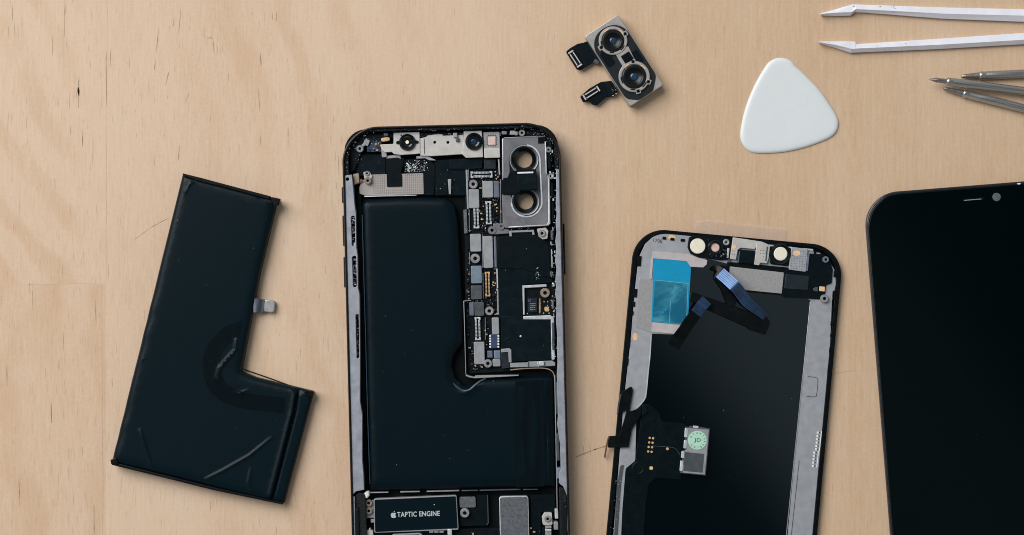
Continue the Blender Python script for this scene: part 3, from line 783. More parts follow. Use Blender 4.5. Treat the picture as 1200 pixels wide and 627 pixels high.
# printed marks on the cans
def lines(name, parent, x0, y0, x1, y1, n, m, z, wd=.5):
    g = G()
    for i in range(n):
        y = y0+(y1-y0)*i/max(1, n-1); xx = x0
        while xx < x1:
            L_ = R.uniform(.6, 2.2); prism(g, rect(xx, y-wd/2, min(x1, xx+L_), y+wd/2), z, z+.04, m, bev=0); xx += L_+R.uniform(.4, .9)
    o = obj(name, g, parent); o['kind'] = 'stuff'; return o
for p in ((578.4, 212, 585.4, 231.6, 'mauve', 3.8), (579, 277, 582.2, 314, 'mauve', 4.0), (550, 353.6, 555.6, 370, 'mauve', 3.9), (571, 411, 577.4, 419.4, 'mauve', 3.5), (578.8, 410.6, 586.6, 420.6, 'canblue', 3.6)):
    g = prism(G(), rect(*p[:4], r=.8), 2.5, p[5], p[4], bev=.3)
    obj('flex_tail', g, lbd)
for x, y, r in ((554.6, 215.8, 5.2), (556.9, 302.9, 5.6), (573.5, 364.4, 5.1), (571.7, 426, 4.9)): screw(lbd, x, y, r, 4.3)
g = G()
prism(g, rect(574.2, 391.6, 584.8, 408.2, r=.5), 2.5, 3.9, 'chipblue')
for i in range(5):
    for s_ in (0, 1): prism(g, rect(573.4+s_*9.6, 392.6+i*3.2, 575.4+s_*9.6, 394.6+i*3.2), 3.7, 4.02, 'white', bev=.03)
obj('pin_array', g, lbd)
occ = [rect(551, 200, 578, 209), rect(549, 221, 562, 269), rect(566, 211, 586, 232), rect(568, 235, 577, 264), rect(550, 273, 583, 315), rect(551, 311, 566, 352), circ(554.6, 215.8, 6), circ(556.9, 302.9, 7),
       rect(567, 318, 576, 348), rect(550, 353, 568, 400), circ(573.5, 364.4, 6), rect(573, 371, 587, 430), rect(555, 400, 568, 428), circ(571.7, 426, 6)]
scatter('board_chip', lbd, [(547, 199), (586, 197), (588, 262), (584, 276), (586, 432), (549, 434), (547, 340)], 300, 3.0, ['board', 'board', 'chip', 'candark', 'can', 'gold', 'chipblue', 'void', 'candark'], .5, 1.5, avoid=occ)
g = G()
for x, y in ((580.4, 201.3), (581, 205.4), (581.8, 209.6), (581.8, 239.4), (582.4, 243.6), (582.2, 247.6), (549.6, 251), (549.6, 350), (580.2, 368.4), (557.4, 429), (562.6, 429), (580, 320), (580.4, 332)):
    prism(g, circ(x, y, .85, 8), 2.6, 3.3, 'gold', bev=.05)
o = obj('test_pad', g, lbd); o['kind'] = 'stuff'
# black graphite sheets of the right half
fl = P('graphite_sheet', ph, rp([(582.6, 277.4), (598, 276.6), (600, 271.6), (626, 270.6), (628, 276), (641, 283.6), (646.4, 290), (647.6, 331), (613, 333.4), (612.6, 371), (584.6, 371.6), (583, 320)], 1.2), 2.5, 4.1, 'sheet', bev=.15)
P('flex_sheet', fl, rp([(583.6, 277.8), (600, 276.8), (628, 276.6), (643, 287), (645.6, 326), (641, 324), (632, 324.6), (623, 318.4), (612, 315), (584.6, 314.8)], 2), 4.1, 4.4, 'black', bev=.12)
P('metal_socket', fl, rp([(596.6, 270.4), (625.6, 269.2), (626.6, 275), (624, 275.4), (623.6, 271.8), (599.6, 272.6), (600, 277), (597, 277)], .4), 3.0, 4.6, 'can', bev=.1)
scatter('solder_blob', fl, [(599, 270), (624, 269), (624, 266), (599, 267)], 12, 4.3, ['white', 'can'], .4, 1.1, thin=True)
scatter('residue', fl, [(626, 312), (633, 312), (634, 330), (628, 328)], 22, 4.45, ['dust', 'canblue'], .3, 1.0, thin=True)
P('metal_edge', ph, rect(582, 314.8, 583.6, 338, r=.3), 2.6, 4.4, 'bright', bev=.1)
P('metal_edge', ph, rect(582.6, 339, 584.4, 369, r=.3), 2.6, 4.2, 'can', bev=.1)
P('metal_edge', ph, rp([(612.2, 334.6), (640.4, 333), (640.6, 336.2), (614.6, 337.6), (615.0, 369), (613, 369)], .3), 2.6, 4.5, 'bright', bev=.15)
pb = P('sub_board', ph, rect(615, 337, 650, 370.6, r=.5), 1.8, 3.2, 'board', bev=.05)
P('processor', pb, rect(618.6, 349.8, 629.4, 366.2, r=.5), 3.2, 3.9, 'chip')
lines('print', pb, 621, 356, 627.6, 363, 4, 'ink', 3.9)
P('corner_chip', pb, rect(619, 350.6, 622.4, 354.2, r=.3), 3.9, 4.1, 'chipblue')
g = G()
for i in range(14): prism(g, rect(631.6, 350+i*1.25, 633.4+R.uniform(-.4, .3), 350.8+i*1.25), 3.2, 3.26, 'gold', bev=0)
obj('gold_print', g, pb)
g = G(); fruit(g, 640.9, 361.4, 7.6, 3.2, 'gold'); obj('fruit_logo', g, pb)
g = G()
for x, y in ((618, 367.4), (637, 367), (637.6, 353.6), (641.8, 353.6), (643.4, 367), (646, 352), (646.6, 358)): prism(g, circ(x, y, .8, 8), 3.2, 3.3, 'gold', bev=0)
obj('gold_pad', g, pb)
screw(ph, 638.8, 343.2, 5.6, 4.6, 'brass'); screw(ph, 635.2, 273.4, 4.3, 5.2, 'screw')
P('screw_plate', ph, rp([(629.2, 268), (639.6, 266.6), (642.6, 270.6), (641.6, 279.6), (636, 280.6), (631.4, 277.4)], 1.2), 2.6, 4.6, 'plate')
lowbk = P('graphite_sheet', ph, rp([(586.6, 370.8), (613, 370), (613.2, 374.6), (645.2, 373.4), (646.6, 421.6), (599.4, 424), (598.6, 408), (587.4, 408.6)], .8), 2.5, 4.3, 'teal', bev=.15)
g = G()
for i in range(9):
    for j in range(9):
        if R.random() < .0: pass
P('embossed_square', lowbk, rect(619.4, 390.4, 634.4, 405.4, r=.6), 4.3, 4.36, 'sheet', bev=.02)
P('wrinkle', lowbk, rp([(592, 397.6), (597.6, 395.6), (598, 392), (598.6, 396.6), (593, 399)], .4), 4.3, 4.45, 'film_dark', bev=.05)
obj('rivet', lathe(G(), 610.2, 394.2, [(0, 4.75), (.9, 4.65), (1.4, 4.3)], 'bright', 12), lowbk)
P('white_bar', ph, rp([(613.2, 370.6), (645.2, 369.4), (649.3, 372.6), (650.2, 420.6), (648, 422.6), (646.4, 421), (645.4, 374.4), (613.4, 374.4)], .5), 2.6, 4.7, 'bright', bev=.2)
P('metal_elbow', ph, rp([(587, 409), (597, 408), (599.2, 410), (599.6, 424.6), (596.2, 425), (595.6, 412.6), (587.4, 413)], .6), 2.6, 4.4, 'can')
sb = P('metal_rail', ph, rp([(598, 425.4), (618, 424.8), (619, 423.8), (647, 422.6), (650.6, 425), (650.6, 428.8), (619, 430.2), (598, 430.6)], .5), 2.6, 4.3, 'can')
for x in (619, 630.6, 638): P('rail_joint', sb, bar(x, 424, x+.2, 430, 1.1), 4.3, 4.6, 'candark' if x != 630.6 else 'bright', bev=.05)
P('rail_joint', sb, rect(632, 423.6, 637.4, 428.6, r=.8), 4.3, 4.7, 'bright')
P('flex_block', ph, rp([(587, 413), (595.8, 412.4), (597.6, 431), (588, 432.4)], .6), 2.6, 4.0, 'chip')
# thin frame line round the board's lower left corner
P('board_rim', ph, bar(543.5, 352.6, 545.9, 438.6, .9), 1.6, 4.6, 'can', bev=.1)
P('board_rim', ph, bar(543.6, 352.8, 552, 352.2, .8), 1.6, 4.6, 'can', bev=.1)
P('board_rim', ph, rp([(546, 438.6), (550, 440.4), (556, 442), (557, 440.2), (608, 439.4), (608, 440.6), (556.6, 443.4), (550, 442.4), (545.6, 440.6)], .2), 1.6, 4.8, 'can', bev=.1)
g = ribbon(G(), [(598, 433.4, 4.2), (615, 431.8, 4.3), (636, 431.4, 4.3), (645.6, 434, 4.3), (649.4, 440, 4.3), (651, 452, 4.3)], 1.1, .3, 'brass')
obj('foil_edge', g, ph)

# ---- installed battery
IB = rp([(422.6, 233.8), (470, 231.2), (532, 231.4), (537, 262), (542.2, 352), (541.4, 402), (532.5, 416), (529.4, 430), (534, 444), (545, 453), (556, 450), (566, 444), (600, 443), (647.6, 440.4), (650.8, 571), (535, 573.4), (432, 575.4)],
        [9, 0, 20, 0, 0, 6, 9, 9, 9, 8, 4, 3, 0, 6, 2, 0, 3])
IC = [([(540, 460), (550, 458.5), (558, 451), (568, 444)], 3.4, 1.0), ([(638, 446), (640, 500), (641, 570)], 2.0, -.35)]
def ib_z(x, y, d):
    z = 5.2-1.9*math.exp(-d/2.6)
    e, _ = linedist(x, y, [(538, 409), (530, 420), (527.5, 431), (532, 446), (544, 455)])
    z -= .35*math.exp(-(e/2.2)**2)
    for ln, r, h in IC:
        q, t_ = linedist(x, y, ln)
        if q < r*2.5: z += h*math.exp(-(q/r*1.4)**2)*max(.15, math.sin(math.pi*min(1, max(0, t_))))
    if x > 640: z -= .3
    pass
    return z
bb = obj('installed_battery', field(G(), IB, 1.2, 5.2, ib_z, 'foil_in', 6.0, [(l, 4) for l, r, h in IC]+[([(538, 409), (530, 420), (527.5, 431), (532, 446), (544, 455)], 4)]), ph)
scatter('dust', bb, [(430, 240), (530, 240), (538, 400), (520, 440), (640, 450), (640, 560), (440, 565)], 16, 5.22, ['dust'], .2, .55, thin=True)
g = ribbon(G(), [(424.4, 252, 4.6), (426.6, 330, 4.6), (428.6, 400, 4.6), (431.0, 490, 4.6), (433.6, 567, 4.6)], .9, .3, 'glintblue')  # bluish strip painted as the highlight down the battery's left edge
obj('edge_highlight', g, bb)
wr = field(G(), rp([(603.6, 446.5), (637, 445), (638, 570), (604.6, 571.4)], .5), 4.9, 5.2, lambda x, y, d: 5.22+.05*math.sin(x*.45)+.03*math.sin(y*.06+x*.2), 'film_dark', 2.4)
obj('wrap_overlap', wr, bb)
g = ribbon(G(), [(530, 449, 4.6), (541, 457.2, 5.0), (549, 457.4, 5.25), (556, 452, 5.2), (563, 446.6, 4.9), (569, 443.6, 4.4)], 2.2, .25, 'glintblue', crown=.5)  # pale strip laid on the crease as its painted highlight
obj('fold_highlight', g, bb)
P('battery_tray', ph, [(418.5, 225), (423, 225), (431, 577), (426, 577)], 1.2, 3.2, 'void', bev=.1)
g = G()
for x0, x1 in ((433, 455), (469, 492), (500, 538), (541, 560), (562, 610), (613, 630)):
    y0 = 577.4-(x0-433)*.0205; y1 = 577.4-(x1-433)*.0205
    prism(g, bar(x0, y0, x1, y1+R.uniform(-.3, .3), 1.2), 2, 4.3, 'can' if x0 < 540 else 'candark', bev=.1)
obj('tray_rim', g, ph)

# ---- vibration motor and what is around it
te = P('vibration_motor', ph, rp([(437.8, 584.6), (535.0, 580.4), (537.4, 619.6), (536, 621), (438.6, 624.6)], [2, 2, 2, 0, 2]), 1.6, 4.6, 'can', bev=.15)
P('motor_label', te, rp([(438.9, 585.8), (534.0, 581.6), (536.2, 619), (439.6, 623.4)], 1.2), 4.6, 4.75, 'foil_in', bev=.03)
g = text_geo(G(), 'TAPTIC ENGINE', 490.4, 602.3, 6.0, .030, 4.75, 'ink', bold=.02, wpx=49.6, spacing=1.06)
obj('label_text', g, te)
g = G(); fruit(g, 461.2, 603.2, 8.0, 4.75, 'ink'); obj('fruit_logo', g, te)
obj('dust_speck', lathe(G(), 508.8, 591.6, [(0, 4.95), (.5, 4.9), (.6, 4.75)], 'white', 8), te)
P('motor_foot', ph, rp([(427.6, 594), (437.6, 585), (438.4, 607), (428.6, 607.4)], .8), 1.6, 3.6, 'can')
screw(ph, 432, 589.6, 4.2, 4.6, 'brass'); screw(ph, 432.3, 598.8, 4.2, 4.6, 'brass')
P('glue_blob', ph, rp([(424.6, 579.8), (429, 576), (432.6, 575.6), (433, 581), (430, 584.6), (427, 583)], 1.4), 3, 5.6, 'white', bev=.5)
P('metal_clip', ph, rp([(428, 622), (432, 621.4), (432.4, 619), (434, 619), (434.6, 621.4), (437, 622), (437.4, 632), (428.6, 632)], .5), 2, 4.6, 'plate')
P('metal_clip', ph, rect(434.4, 608.6, 438.6, 612.6, r=.5), 2, 4.0, 'can')
P('speaker_box', ph, rect(538.5, 582.4, 557.6, 595, r=2), 1.6, 3.6, 'greyplate')
screw(ph, 544.6, 601.2, 5.4, 4.4, 'screw')
g = prism(G(), rp([(559.4, 580), (572, 579.4), (572.6, 614), (570.6, 616), (539, 617), (539, 596), (558, 595)], 1), 1.4, 3.0, 'black')
obj('flex_sheet', g, ph)
P('flex_edge', ph, rp([(571, 580), (571.8, 580), (572.6, 613), (570.6, 615.6), (569.8, 615.2), (571.6, 612.8)], .1), 3.0, 3.12, 'candark', bev=0)
P('foil_plate', ph, rect(585.8, 581.6, 620, 660, r=3), 1.4, 4.2, 'bright', bev=.1)
P('foil_plate_face', ph, rect(586.8, 582.6, 619.1, 659, r=2.4), 4.2, 4.3, 'greyplate', bev=.03)
P('screw_bracket', ph, rp([(635, 606), (638, 600.6), (646.6, 600.6), (647.6, 615), (637, 615.6), (635.6, 613)], 1.6), 1.6, 4.2, 'plate')
screw(ph, 641.8, 608.0, 4.0, 4.8, 'screw')
g = G()
for i in range(7): prism(g, rect(639, 616+i*4, 646.2, 619+i*4, r=.4), 1.6, 4.0, 'bright' if i % 2 else 'can', bev=.1)
obj('ribbed_tail', g, ph)
g = G()
prism(g, rp([(459.6, 626), (492, 624.6), (497, 629), (497, 650), (459.6, 650)], 2), 1.6, 4.2, 'can', [rp([(461.6, 627.6), (491, 626.4), (494.6, 629.6), (494.6, 650), (461.6, 650)], 2)], bev=.1)
obj('port_frame', g, ph)
g = G()
for x in (503, 509, 515): prism(g, rect(x, 621.6, x+5, 624.4, r=.4), 1.6, 4.2, 'can', bev=.1)
prism(g, rect(524.6, 620, 529.6, 634, r=.5), 1.6, 4.7, 'bright', bev=.15)
obj('contact_row', g, ph)
P('lower_board', ph, [PL(22, 474), PL(236, 474), PL(236, 508), PL(22, 508)], 1.2, 2.2, 'board', bev=.1)
P('port_block', ph, [PL(90, 488), PL(160, 488), PL(160, 514), PL(90, 514)], 2.2, 5.0, 'can', bev=.2)
scatter('lower_crumb', ph, [(440, 626), (650, 618), (652, 640), (440, 642)], 50, 3.0, ['can', 'candark', 'board', 'gold'], .5, 1.6)
P('battery_foot_sheet', ph, [(622, 580), (650, 579), (650.6, 600), (634, 600), (633, 660), (622, 660)], 1.3, 2.8, 'black', bev=.1)
# pale flecks of old adhesive on the gasket
def on_gasket(n, u0, v0, u1, v1, smin=.25, smax=.8, z=6.62, test=None):
    g = G(); c = 0
    out, inn = ring(3.6, 39), ring(7.2, 36)
    for _ in range(n*30):
        u, v = R.uniform(u0, u1), R.uniform(v0, v1); x, y = PL(u, v)
        if not inside(x, y, out) or inside(x, y, inn): continue
        s_ = smin+(smax-smin)*R.random()**3; k = 5; a0 = R.random()*6
        prism(g, [(x+s_*R.uniform(.4, 1)*math.cos(a0+6.283*i/k), y+s_*R.uniform(.4, 1)*math.sin(a0+6.283*i/k)) for i in range(k)], z-.05, z+s_*.2, R.choice(['dust', 'candark', 'can']), bev=0)
        c += 1
        if c >= n: break
    o = obj('adhesive_fleck', g, ph, smooth=False); o['kind'] = 'stuff'
on_gasket(150, 0, 0, W_, 60, .2, .7); on_gasket(90, 190, 0, W_, 60, .2, .7); on_gasket(60, 0, 60, 14, 460, .2, .5); on_gasket(60, 244, 60, W_, 460, .2, .6); on_gasket(40, 0, 440, W_, 520)
scatter('ledge_fleck', ph, [PL(14, 12), PL(60, 12), PL(24, 24), PL(16, 50)], 70, 4.55, ['dust', 'candark', 'candark'], .25, .8, thin=True)
scatter('ledge_fleck', ph, [PL(200, 11), PL(240, 12), PL(245, 56), PL(240, 40)], 150, 4.55, ['dust', 'candark', 'can', 'candark'], .25, .9, thin=True)
scatter('ledge_fleck', ph, [PL(60, 10), PL(200, 10), PL(200, 14), PL(60, 14)], 120, 4.55, ['dust', 'candark', 'can'], .25, .9, thin=True)

scatter('sheet_fleck', ph, [(588, 282), (640, 290), (642, 330), (588, 366)], 22, 4.42, ['dust', 'candark', 'candark'], .15, .5, thin=True)
scatter('sheet_fleck', ph, [(590, 376), (640, 378), (642, 418), (604, 420)], 14, 4.32, ['dust', 'candark'], .15, .45, thin=True)
for q in ((549, 198.8, 549.4, 212, .7), (565.4, 211, 565.6, 232, .6), (549.8, 245, 550, 272, .6), (550.2, 296, 550.6, 310, .6), (565.4, 275, 565.8, 314, .6), (566, 320, 566.4, 350, .5), (586.8, 210, 587, 262, .7), (568.6, 372, 568.9, 398, .5)):
    P('edge_glint', lbd, bar(*q), 2.6, 3.5, 'can', bev=.05)  # thin bright slivers put in as edge highlights on the board
# ================================================================== display assembly lying face down
DT = .0935
db = thing('display_assembly', 850, 440, 'phone display lying face down with grey steel backing, blue film and loose ribbon cables', 'display')
ca, sa = math.cos(math.atan(DT)), math.sin(math.atan(DT))
def DL(u, v): return (744.3+u*ca-v*sa, 266.2+u*sa+v*ca)
DW, DH = 246, 512
def dring(i, r): return rp([DL(i, i), DL(DW-i, i), DL(DW-i, DH-i), DL(i, DH-i)], r, 9)
P('cover_glass', db, dring(.6, 37), .1, .9, 'screen', bev=.15)
# frame with an irregular inner edge
P('plastic_frame', db, dring(0, 37), .9, 2.2, 'bframe', [rp([DL(5.8, 4.4), DL(DW-5.8, 4.4), DL(DW-5.8, DH-5.8), DL(5.8, DH-5.8)], 34, 9)], bev=.25)
# steel back sheet (one sheet with the window for the black panel)
sheet = [(767, 276), (783, 272.4), (850, 281), (905, 288.6), (945, 292.6), (960, 296), (972, 306), (979, 318), (979.4, 334), (975, 352), (973, 400), (964, 500), (958, 560), (951, 640), (946, 762), (716, 762),
         (718, 640), (724, 560), (731, 470), (739, 400), (744, 340), (747, 314), (750, 299), (756, 286)]
window = rp([(764, 391), (799, 392.6), (801, 318), (829, 303), (856, 310), (950, 352), (943, 420), (931, 540), (922, 640), (912, 745), (730, 738), (738, 640), (744, 560), (746, 480), (751, 474.6), (757.4, 466), (761, 430)], 1.5)
steel = P('steel_backing', db, sheet, .9, 2.0, 'silver', [window], bev=.06)
P('black_panel', db, rp([(760, 296), (962, 316), (918, 752), (722, 744), (746, 480)], 2), .8, 1.7, 'panel', bev=.05)
# teeth of black frame biting into the steel
g = G()
tl = [(752.5, 300), (748.8, 330), (744.8, 368), (741.6, 398), (737.6, 430)]
def tooth(x, y, wx, wy): prism(g, rect(x-wx/2, y-wy/2, x+wx/2, y+wy/2, DT, .6), .9, 2.3, 'bframe', bev=.08)
for x, y, wx, wy in ((749, 306, 5, 12), (744.5, 343.5, 4.5, 10), (742.5, 356.5, 3.6, 6), (740.4, 367, 4, 5), (738.2, 383, 3, 9), (736.8, 402, 3.2, 10), (735, 424, 3, 8),
                     (979.6, 321, 5, 8), (977.6, 345, 4, 8), (976.6, 363, 4, 5), (975.4, 379, 4, 6), (974.4, 393, 3, 4), (973, 410, 2.4, 7), (971, 433, 2.2, 10), (969.8, 452, 2.2, 6), (967.6, 478, 2, 9),
                     (965, 505, 2, 8), (961.6, 545, 2.2, 10), (959.6, 570, 2, 7), (957.4, 595, 2.2, 8), (955.6, 612, 2, 6)): tooth(x, y, wx, wy)
for x in range(776, 965, 13):
    y = 272.6+(x-777)*DT+6.6
    tooth(x+R.uniform(-3, 3), y, R.uniform(2.5, 6), 3.2)
obj('frame_tooth', g, db)
g = G()
for x, y, ww in ((815, 281.2, 12), (833, 282.4, 9), (848, 283.4, 8), (893, 286.4, 15), (908, 288.4, 14), (925, 290.2, 14), (947, 292.4, 12)):
    prism(g, rect(x-ww/2, y-1.1, x+ww/2, y+1.1, DT, .4), 1.4, 2.45, 'bright', bev=.08)
obj('frame_clip', g, db)
tp = P('foil_tape', db, rp([(764.6, 294.6), (806, 297.6), (829, 305), (828, 310), (824, 313.4), (809.4, 312.6), (804.6, 306), (765.6, 302.6), (763.8, 327), (761, 326.6)], .8), 2.0, 2.36, 'pinksheet', bev=.03)
P('grey_tape', db, rp([(749.4, 326.6), (766, 328.4), (764, 377), (799, 380.8), (800.4, 392.6), (762, 389.8), (745, 383)], 1.6), 2.0, 2.16, 'sheetsilver', bev=.04)
P('foil_tape', db, rp([(765, 377.8), (801, 381.6), (797.6, 392), (763.4, 388.6)], .8), 2.16, 2.3, 'pinksheet', bev=.03)
bf = P('blue_film', db, rp([(766, 302.4), (810.2, 305.6), (806, 380.4), (763.4, 377)], .5), 2.1, 2.28, 'blue', bev=.03)
P('film_window', bf, rp([(767.4, 328.8), (807, 333), (804.6, 379.4), (785, 377.6), (764.6, 375.6)], 1), 2.28, 2.34, 'blue2', bev=.02)
g = G()
for p in ((767.4, 328.2, 807, 332.2, .7), (785.6, 352, 784.6, 378, .6), (806.4, 333, 804.4, 378, .7)): prism(g, bar(*p), 2.34, 2.37, 'paleblue', bev=0)
for x, y in ((777.4, 366), (780, 363.4)): prism(g, circ(x, y, 1.3, 12), 2.34, 2.42, 'blue', bev=.03)
obj('film_crease', g, bf)
# speaker end: earpiece, sensor, brackets
hb = P('sensor_housing', db, rp([(807.4, 278), (813, 276), (864, 280.6), (863, 303), (845, 305), (818, 301.6), (809, 297), (805.8, 290)], [3, 3, 1, 1, 1, 4, 3, 2]), 1.9, 2.8, 'black', bev=.2)
obj('round_pad', lathe(G(), 817.8, 288.4, [(0, 3.35), (7.3, 3.35), (7.6, 3.28), (8.0, 3.35), (8.6, 3.3), (9.0, 3.0), (9.0, 2.6)], 'cream', 36), hb)
obj('sensor_ring', lathe(G(), 838.2, 290, [(4.8, 2.2), (4.9, 3.1), (5.6, 3.4), (7.6, 3.45), (8.8, 3.2), (9.2, 2.7)], 'glassblack', 32), hb)
obj('sensor_window', lathe(G(), 838.2, 290, [(0, 2.95), (4.9, 2.9)], 'pink', 24), hb)
obj('boss', lathe(G(), 851.2, 283.9, [(0, 2.6, 'void'), (1.1, 2.6, 'void'), (1.3, 3.3), (3.0, 3.4), (3.6, 3.3), (4.0, 2.7)], 'can', 20), hb)
scatter('housing_chip', hb, [(829, 281), (852, 283), (852, 302), (830, 300)], 30, 2.9, ['candark', 'chip', 'chipblue', 'black', 'can'], .4, 1.1, avoid=[circ(838.2, 290, 9.5), circ(851, 284, 4.5)])
br1 = P('metal_bracket', db, rp([(859, 278), (893, 283.2), (899.6, 286), (899, 290.4), (894, 290), (886.6, 288.4), (884.6, 292), (868, 290.4), (864.6, 292.6), (862.4, 304.4), (855.4, 303.4), (857.4, 288)], .8), 2.0, 3.2, 'plate')
obj('bracket_dots', prism(prism(prism(prism(G(), circ(858.6, 294, .5, 6), 3.2, 3.24, 'inkdark', bev=0), circ(861.2, 294.2, .5, 6), 3.2, 3.24, 'inkdark', bev=0), circ(858, 298, .5, 6), 3.2, 3.24, 'inkdark', bev=0), circ(860.8, 298.4, .5, 6), 3.2, 3.24, 'inkdark', bev=0), br1)
P('bracket_pad', br1, circ(860.4, 289.2, 2.5, 20), 3.2, 3.26, 'orange', bev=.02)
P('metal_tab', db, rp([(852.4, 290.6), (855, 290.8), (853.8, 302.6), (851.6, 302.2)], .4), 2.0, 3.0, 'plate')
P('metal_tab', db, rp([(853.6, 302.6), (857, 302.8), (856, 308), (852, 307.6)], .8), 1.7, 2.6, 'candark')
bs = P('black_block', db, rp([(865.8, 292.4), (884.8, 294), (883.6, 309.6), (864.4, 308)], .8), 1.8, 3.0, 'teal')
P('block_edge', bs, bar(866.6, 294.6, 865.2, 307.6, .9), 3.0, 3.12, 'mauve', bev=.03)
br2 = P('metal_bracket', db, rp([(886.4, 284.6), (902.6, 287.2), (900.6, 303.4), (898.6, 308.6), (890.6, 308), (889.8, 311), (883.8, 310.2), (885.6, 296)], .9), 2.0, 3.3, 'plate')
g = G()
for i, j in ((0, 0), (1, 0), (0, 1), (1, 1), (2, 1), (1, 2)): prism(g, circ(891.4+i*3, 293.4+j*3.6, .5, 6), 3.3, 3.34, 'inkdark', bev=0)
obj('bracket_dots', g, br2)
P('bracket_fold', br2, bar(899.2, 289, 897.4, 305.6, 1.3), 3.3, 3.6, 'candark', bev=.1)
m_h = P('microphone_housing', db, rp([(903, 288), (924, 289.6), (928.6, 292), (927.6, 299), (924, 312), (902.6, 309.6)], 2.5), 1.8, 2.6, 'black')
obj('ring_gasket', lathe(G(), 914.8, 297.4, [(8.0, 2.6), (8.6, 3.3), (11, 3.35), (12.4, 3.0), (12.8, 2.4)], 'glassblack', 36), m_h)
obj('round_pad', lathe(G(), 914.8, 297.4, [(0, 3.3), (7.0, 3.3), (7.9, 3.2), (8.2, 2.6)], 'cream', 36), m_h)
dp = P('dotted_plate', db, rp([(927.6, 289.4), (946.6, 291.6), (946.4, 296), (944.2, 318.6), (924.4, 316), (925.6, 304)], .8), 2.0, 2.9, 'silver')
g = G()
for i in range(6):
    for j in range(8):
        x, y = 929+i*3.1-j*.28, 293.4+j*3.0+i*.28
        if (x-933.6)**2/20+(y-296.8)**2/14 > 1.2 and x < 944.5 and y < 315.6: prism(g, circ(x, y, .5, 6), 2.9, 2.94, 'inkdark', bev=0)
obj('dot_pattern', g, dp)
P('orange_pad', dp, circ(933.7, 296.9, 4.2, 24, 3.2), 2.9, 2.98, 'orange', bev=.03)
P('plate_fold', dp, bar(947.8, 297, 945.6, 317.6, 2.2), 2.0, 3.0, 'mauve')
g = prism(G(), rp([(949, 297), (965, 298), (972.6, 304), (976, 316), (974.6, 332), (968, 334), (966, 351), (918, 348.6), (919.4, 318)], 2), 1.9, 2.5, 'black')
er = obj('earpiece_block', g, db)
P('black_strip', er, rp([(852, 306.6), (925, 313.6), (924.6, 318), (920, 346.6), (852, 340), (850, 334.6)], .8), 1.8, 2.2, 'flexdark')
P('earpiece_plate', er, rp([(855.4, 312.2), (918.8, 319.4), (916.2, 344.2), (853, 338)], 1), 2.0, 2.5, 'sheetsilver', bev=.1)
P('block_step', er, rp([(921, 321), (948, 323.6), (947, 340), (919, 338)], 1), 2.5, 2.7, 'chip')
screw(er, 967.8, 304.2, 3.8, 3.2, 'canblue'); screw(er, 966.2, 349.9, 4.7, 3.3, 'can')
P('gold_contact', er, rect(960.2, 335.8, 966.8, 341.4, DT, .8), 2.5, 2.9, 'orange')
P('contact_rim', er, rp([(953, 337.6), (958.4, 336), (958.4, 342), (953.4, 341)], .8), 2.5, 2.8, 'candark')
for x, y, rx, ry in ((787.4, 278.2, 4.4, 3.0), (744.2, 394.6, 3.0, 4.6)): P('orange_pad', db, circ(x, y, rx, 24, ry), 2.0, 2.06, 'orange', bev=.02)
g = text_geo(G(), '1708', 770.8, 282.2, 4.2, -.12, 2.0, 'inkdark', bold=.0)
obj('printed_number', g, db)
g = text_geo(G(), '7777', 955.4, 296.6, 2.6, -.12, 2.0, 'inkdark', bold=.0); obj('printed_number', g, db)
P('edge_line', db, bar(949.6, 354, 941, 440, .8), 1.9, 2.1, 'bright', bev=.05)
g = ribbon(G(), [(763.2, 393, 2.0), (761.6, 418, 2.0), (759.6, 436, 2.0), (756.8, 463, 2.0), (752, 472.4, 2.0), (746.2, 478, 2.0)], 1.1, .12, 'bright'); obj('bright_rim', g, steel)
P('bright_rim', steel, bar(752.6, 330, 749, 326, .8), 2.0, 2.1, 'bright', bev=0)
P('steel_fold', db, bar(940.8, 440, 921.6, 627, .9), 1.9, 2.16, 'can', bev=.05)
P('edge_line', db, bar(936.6, 540, 926, 640, .7), 2.0, 2.06, 'candark', bev=0)
g = ribbon(G(), [(946.4, 441.4, 2.0), (956, 442.4, 2.0), (958.4, 446, 2.0), (957, 462, 2.0), (954.8, 465, 2.0), (945, 464.4, 2.0)], .7, .04, 'inkdark', n=6)
obj('stamped_outline', g, steel)
g = G()
for i in range(11):
    y = 507+i*3.9; x = 960.4-i*.42
    prism(g, rect(x-3.2-(i > 5)*1.6, y-1.2, x-1.0-(i > 5)*1.6, y+1.2, DT), 2.0, 2.05, 'white', bev=0)
    prism(g, rect(x+1.6-(i > 5)*1, y-1.9, x+2.6-(i > 5)*1, y+1.9, DT), 2.0, 2.05, 'white', bev=0)
    prism(g, rect(x-.8-(i > 5)*1.4, y-.8, x+.6-(i > 5)*1.4, y+.8, DT), 2.0, 2.05, 'inkdark', bev=0)
obj('serial_marks', g, steel)
P('clear_pull_tab', db, rp([(810, 275), (814.4, 258.6), (830, 257.4), (921, 267.6), (919, 290), (860, 284)], [0, 6, 3, 2, 0, 0]), .95, 1.05, 'clear', bev=0)
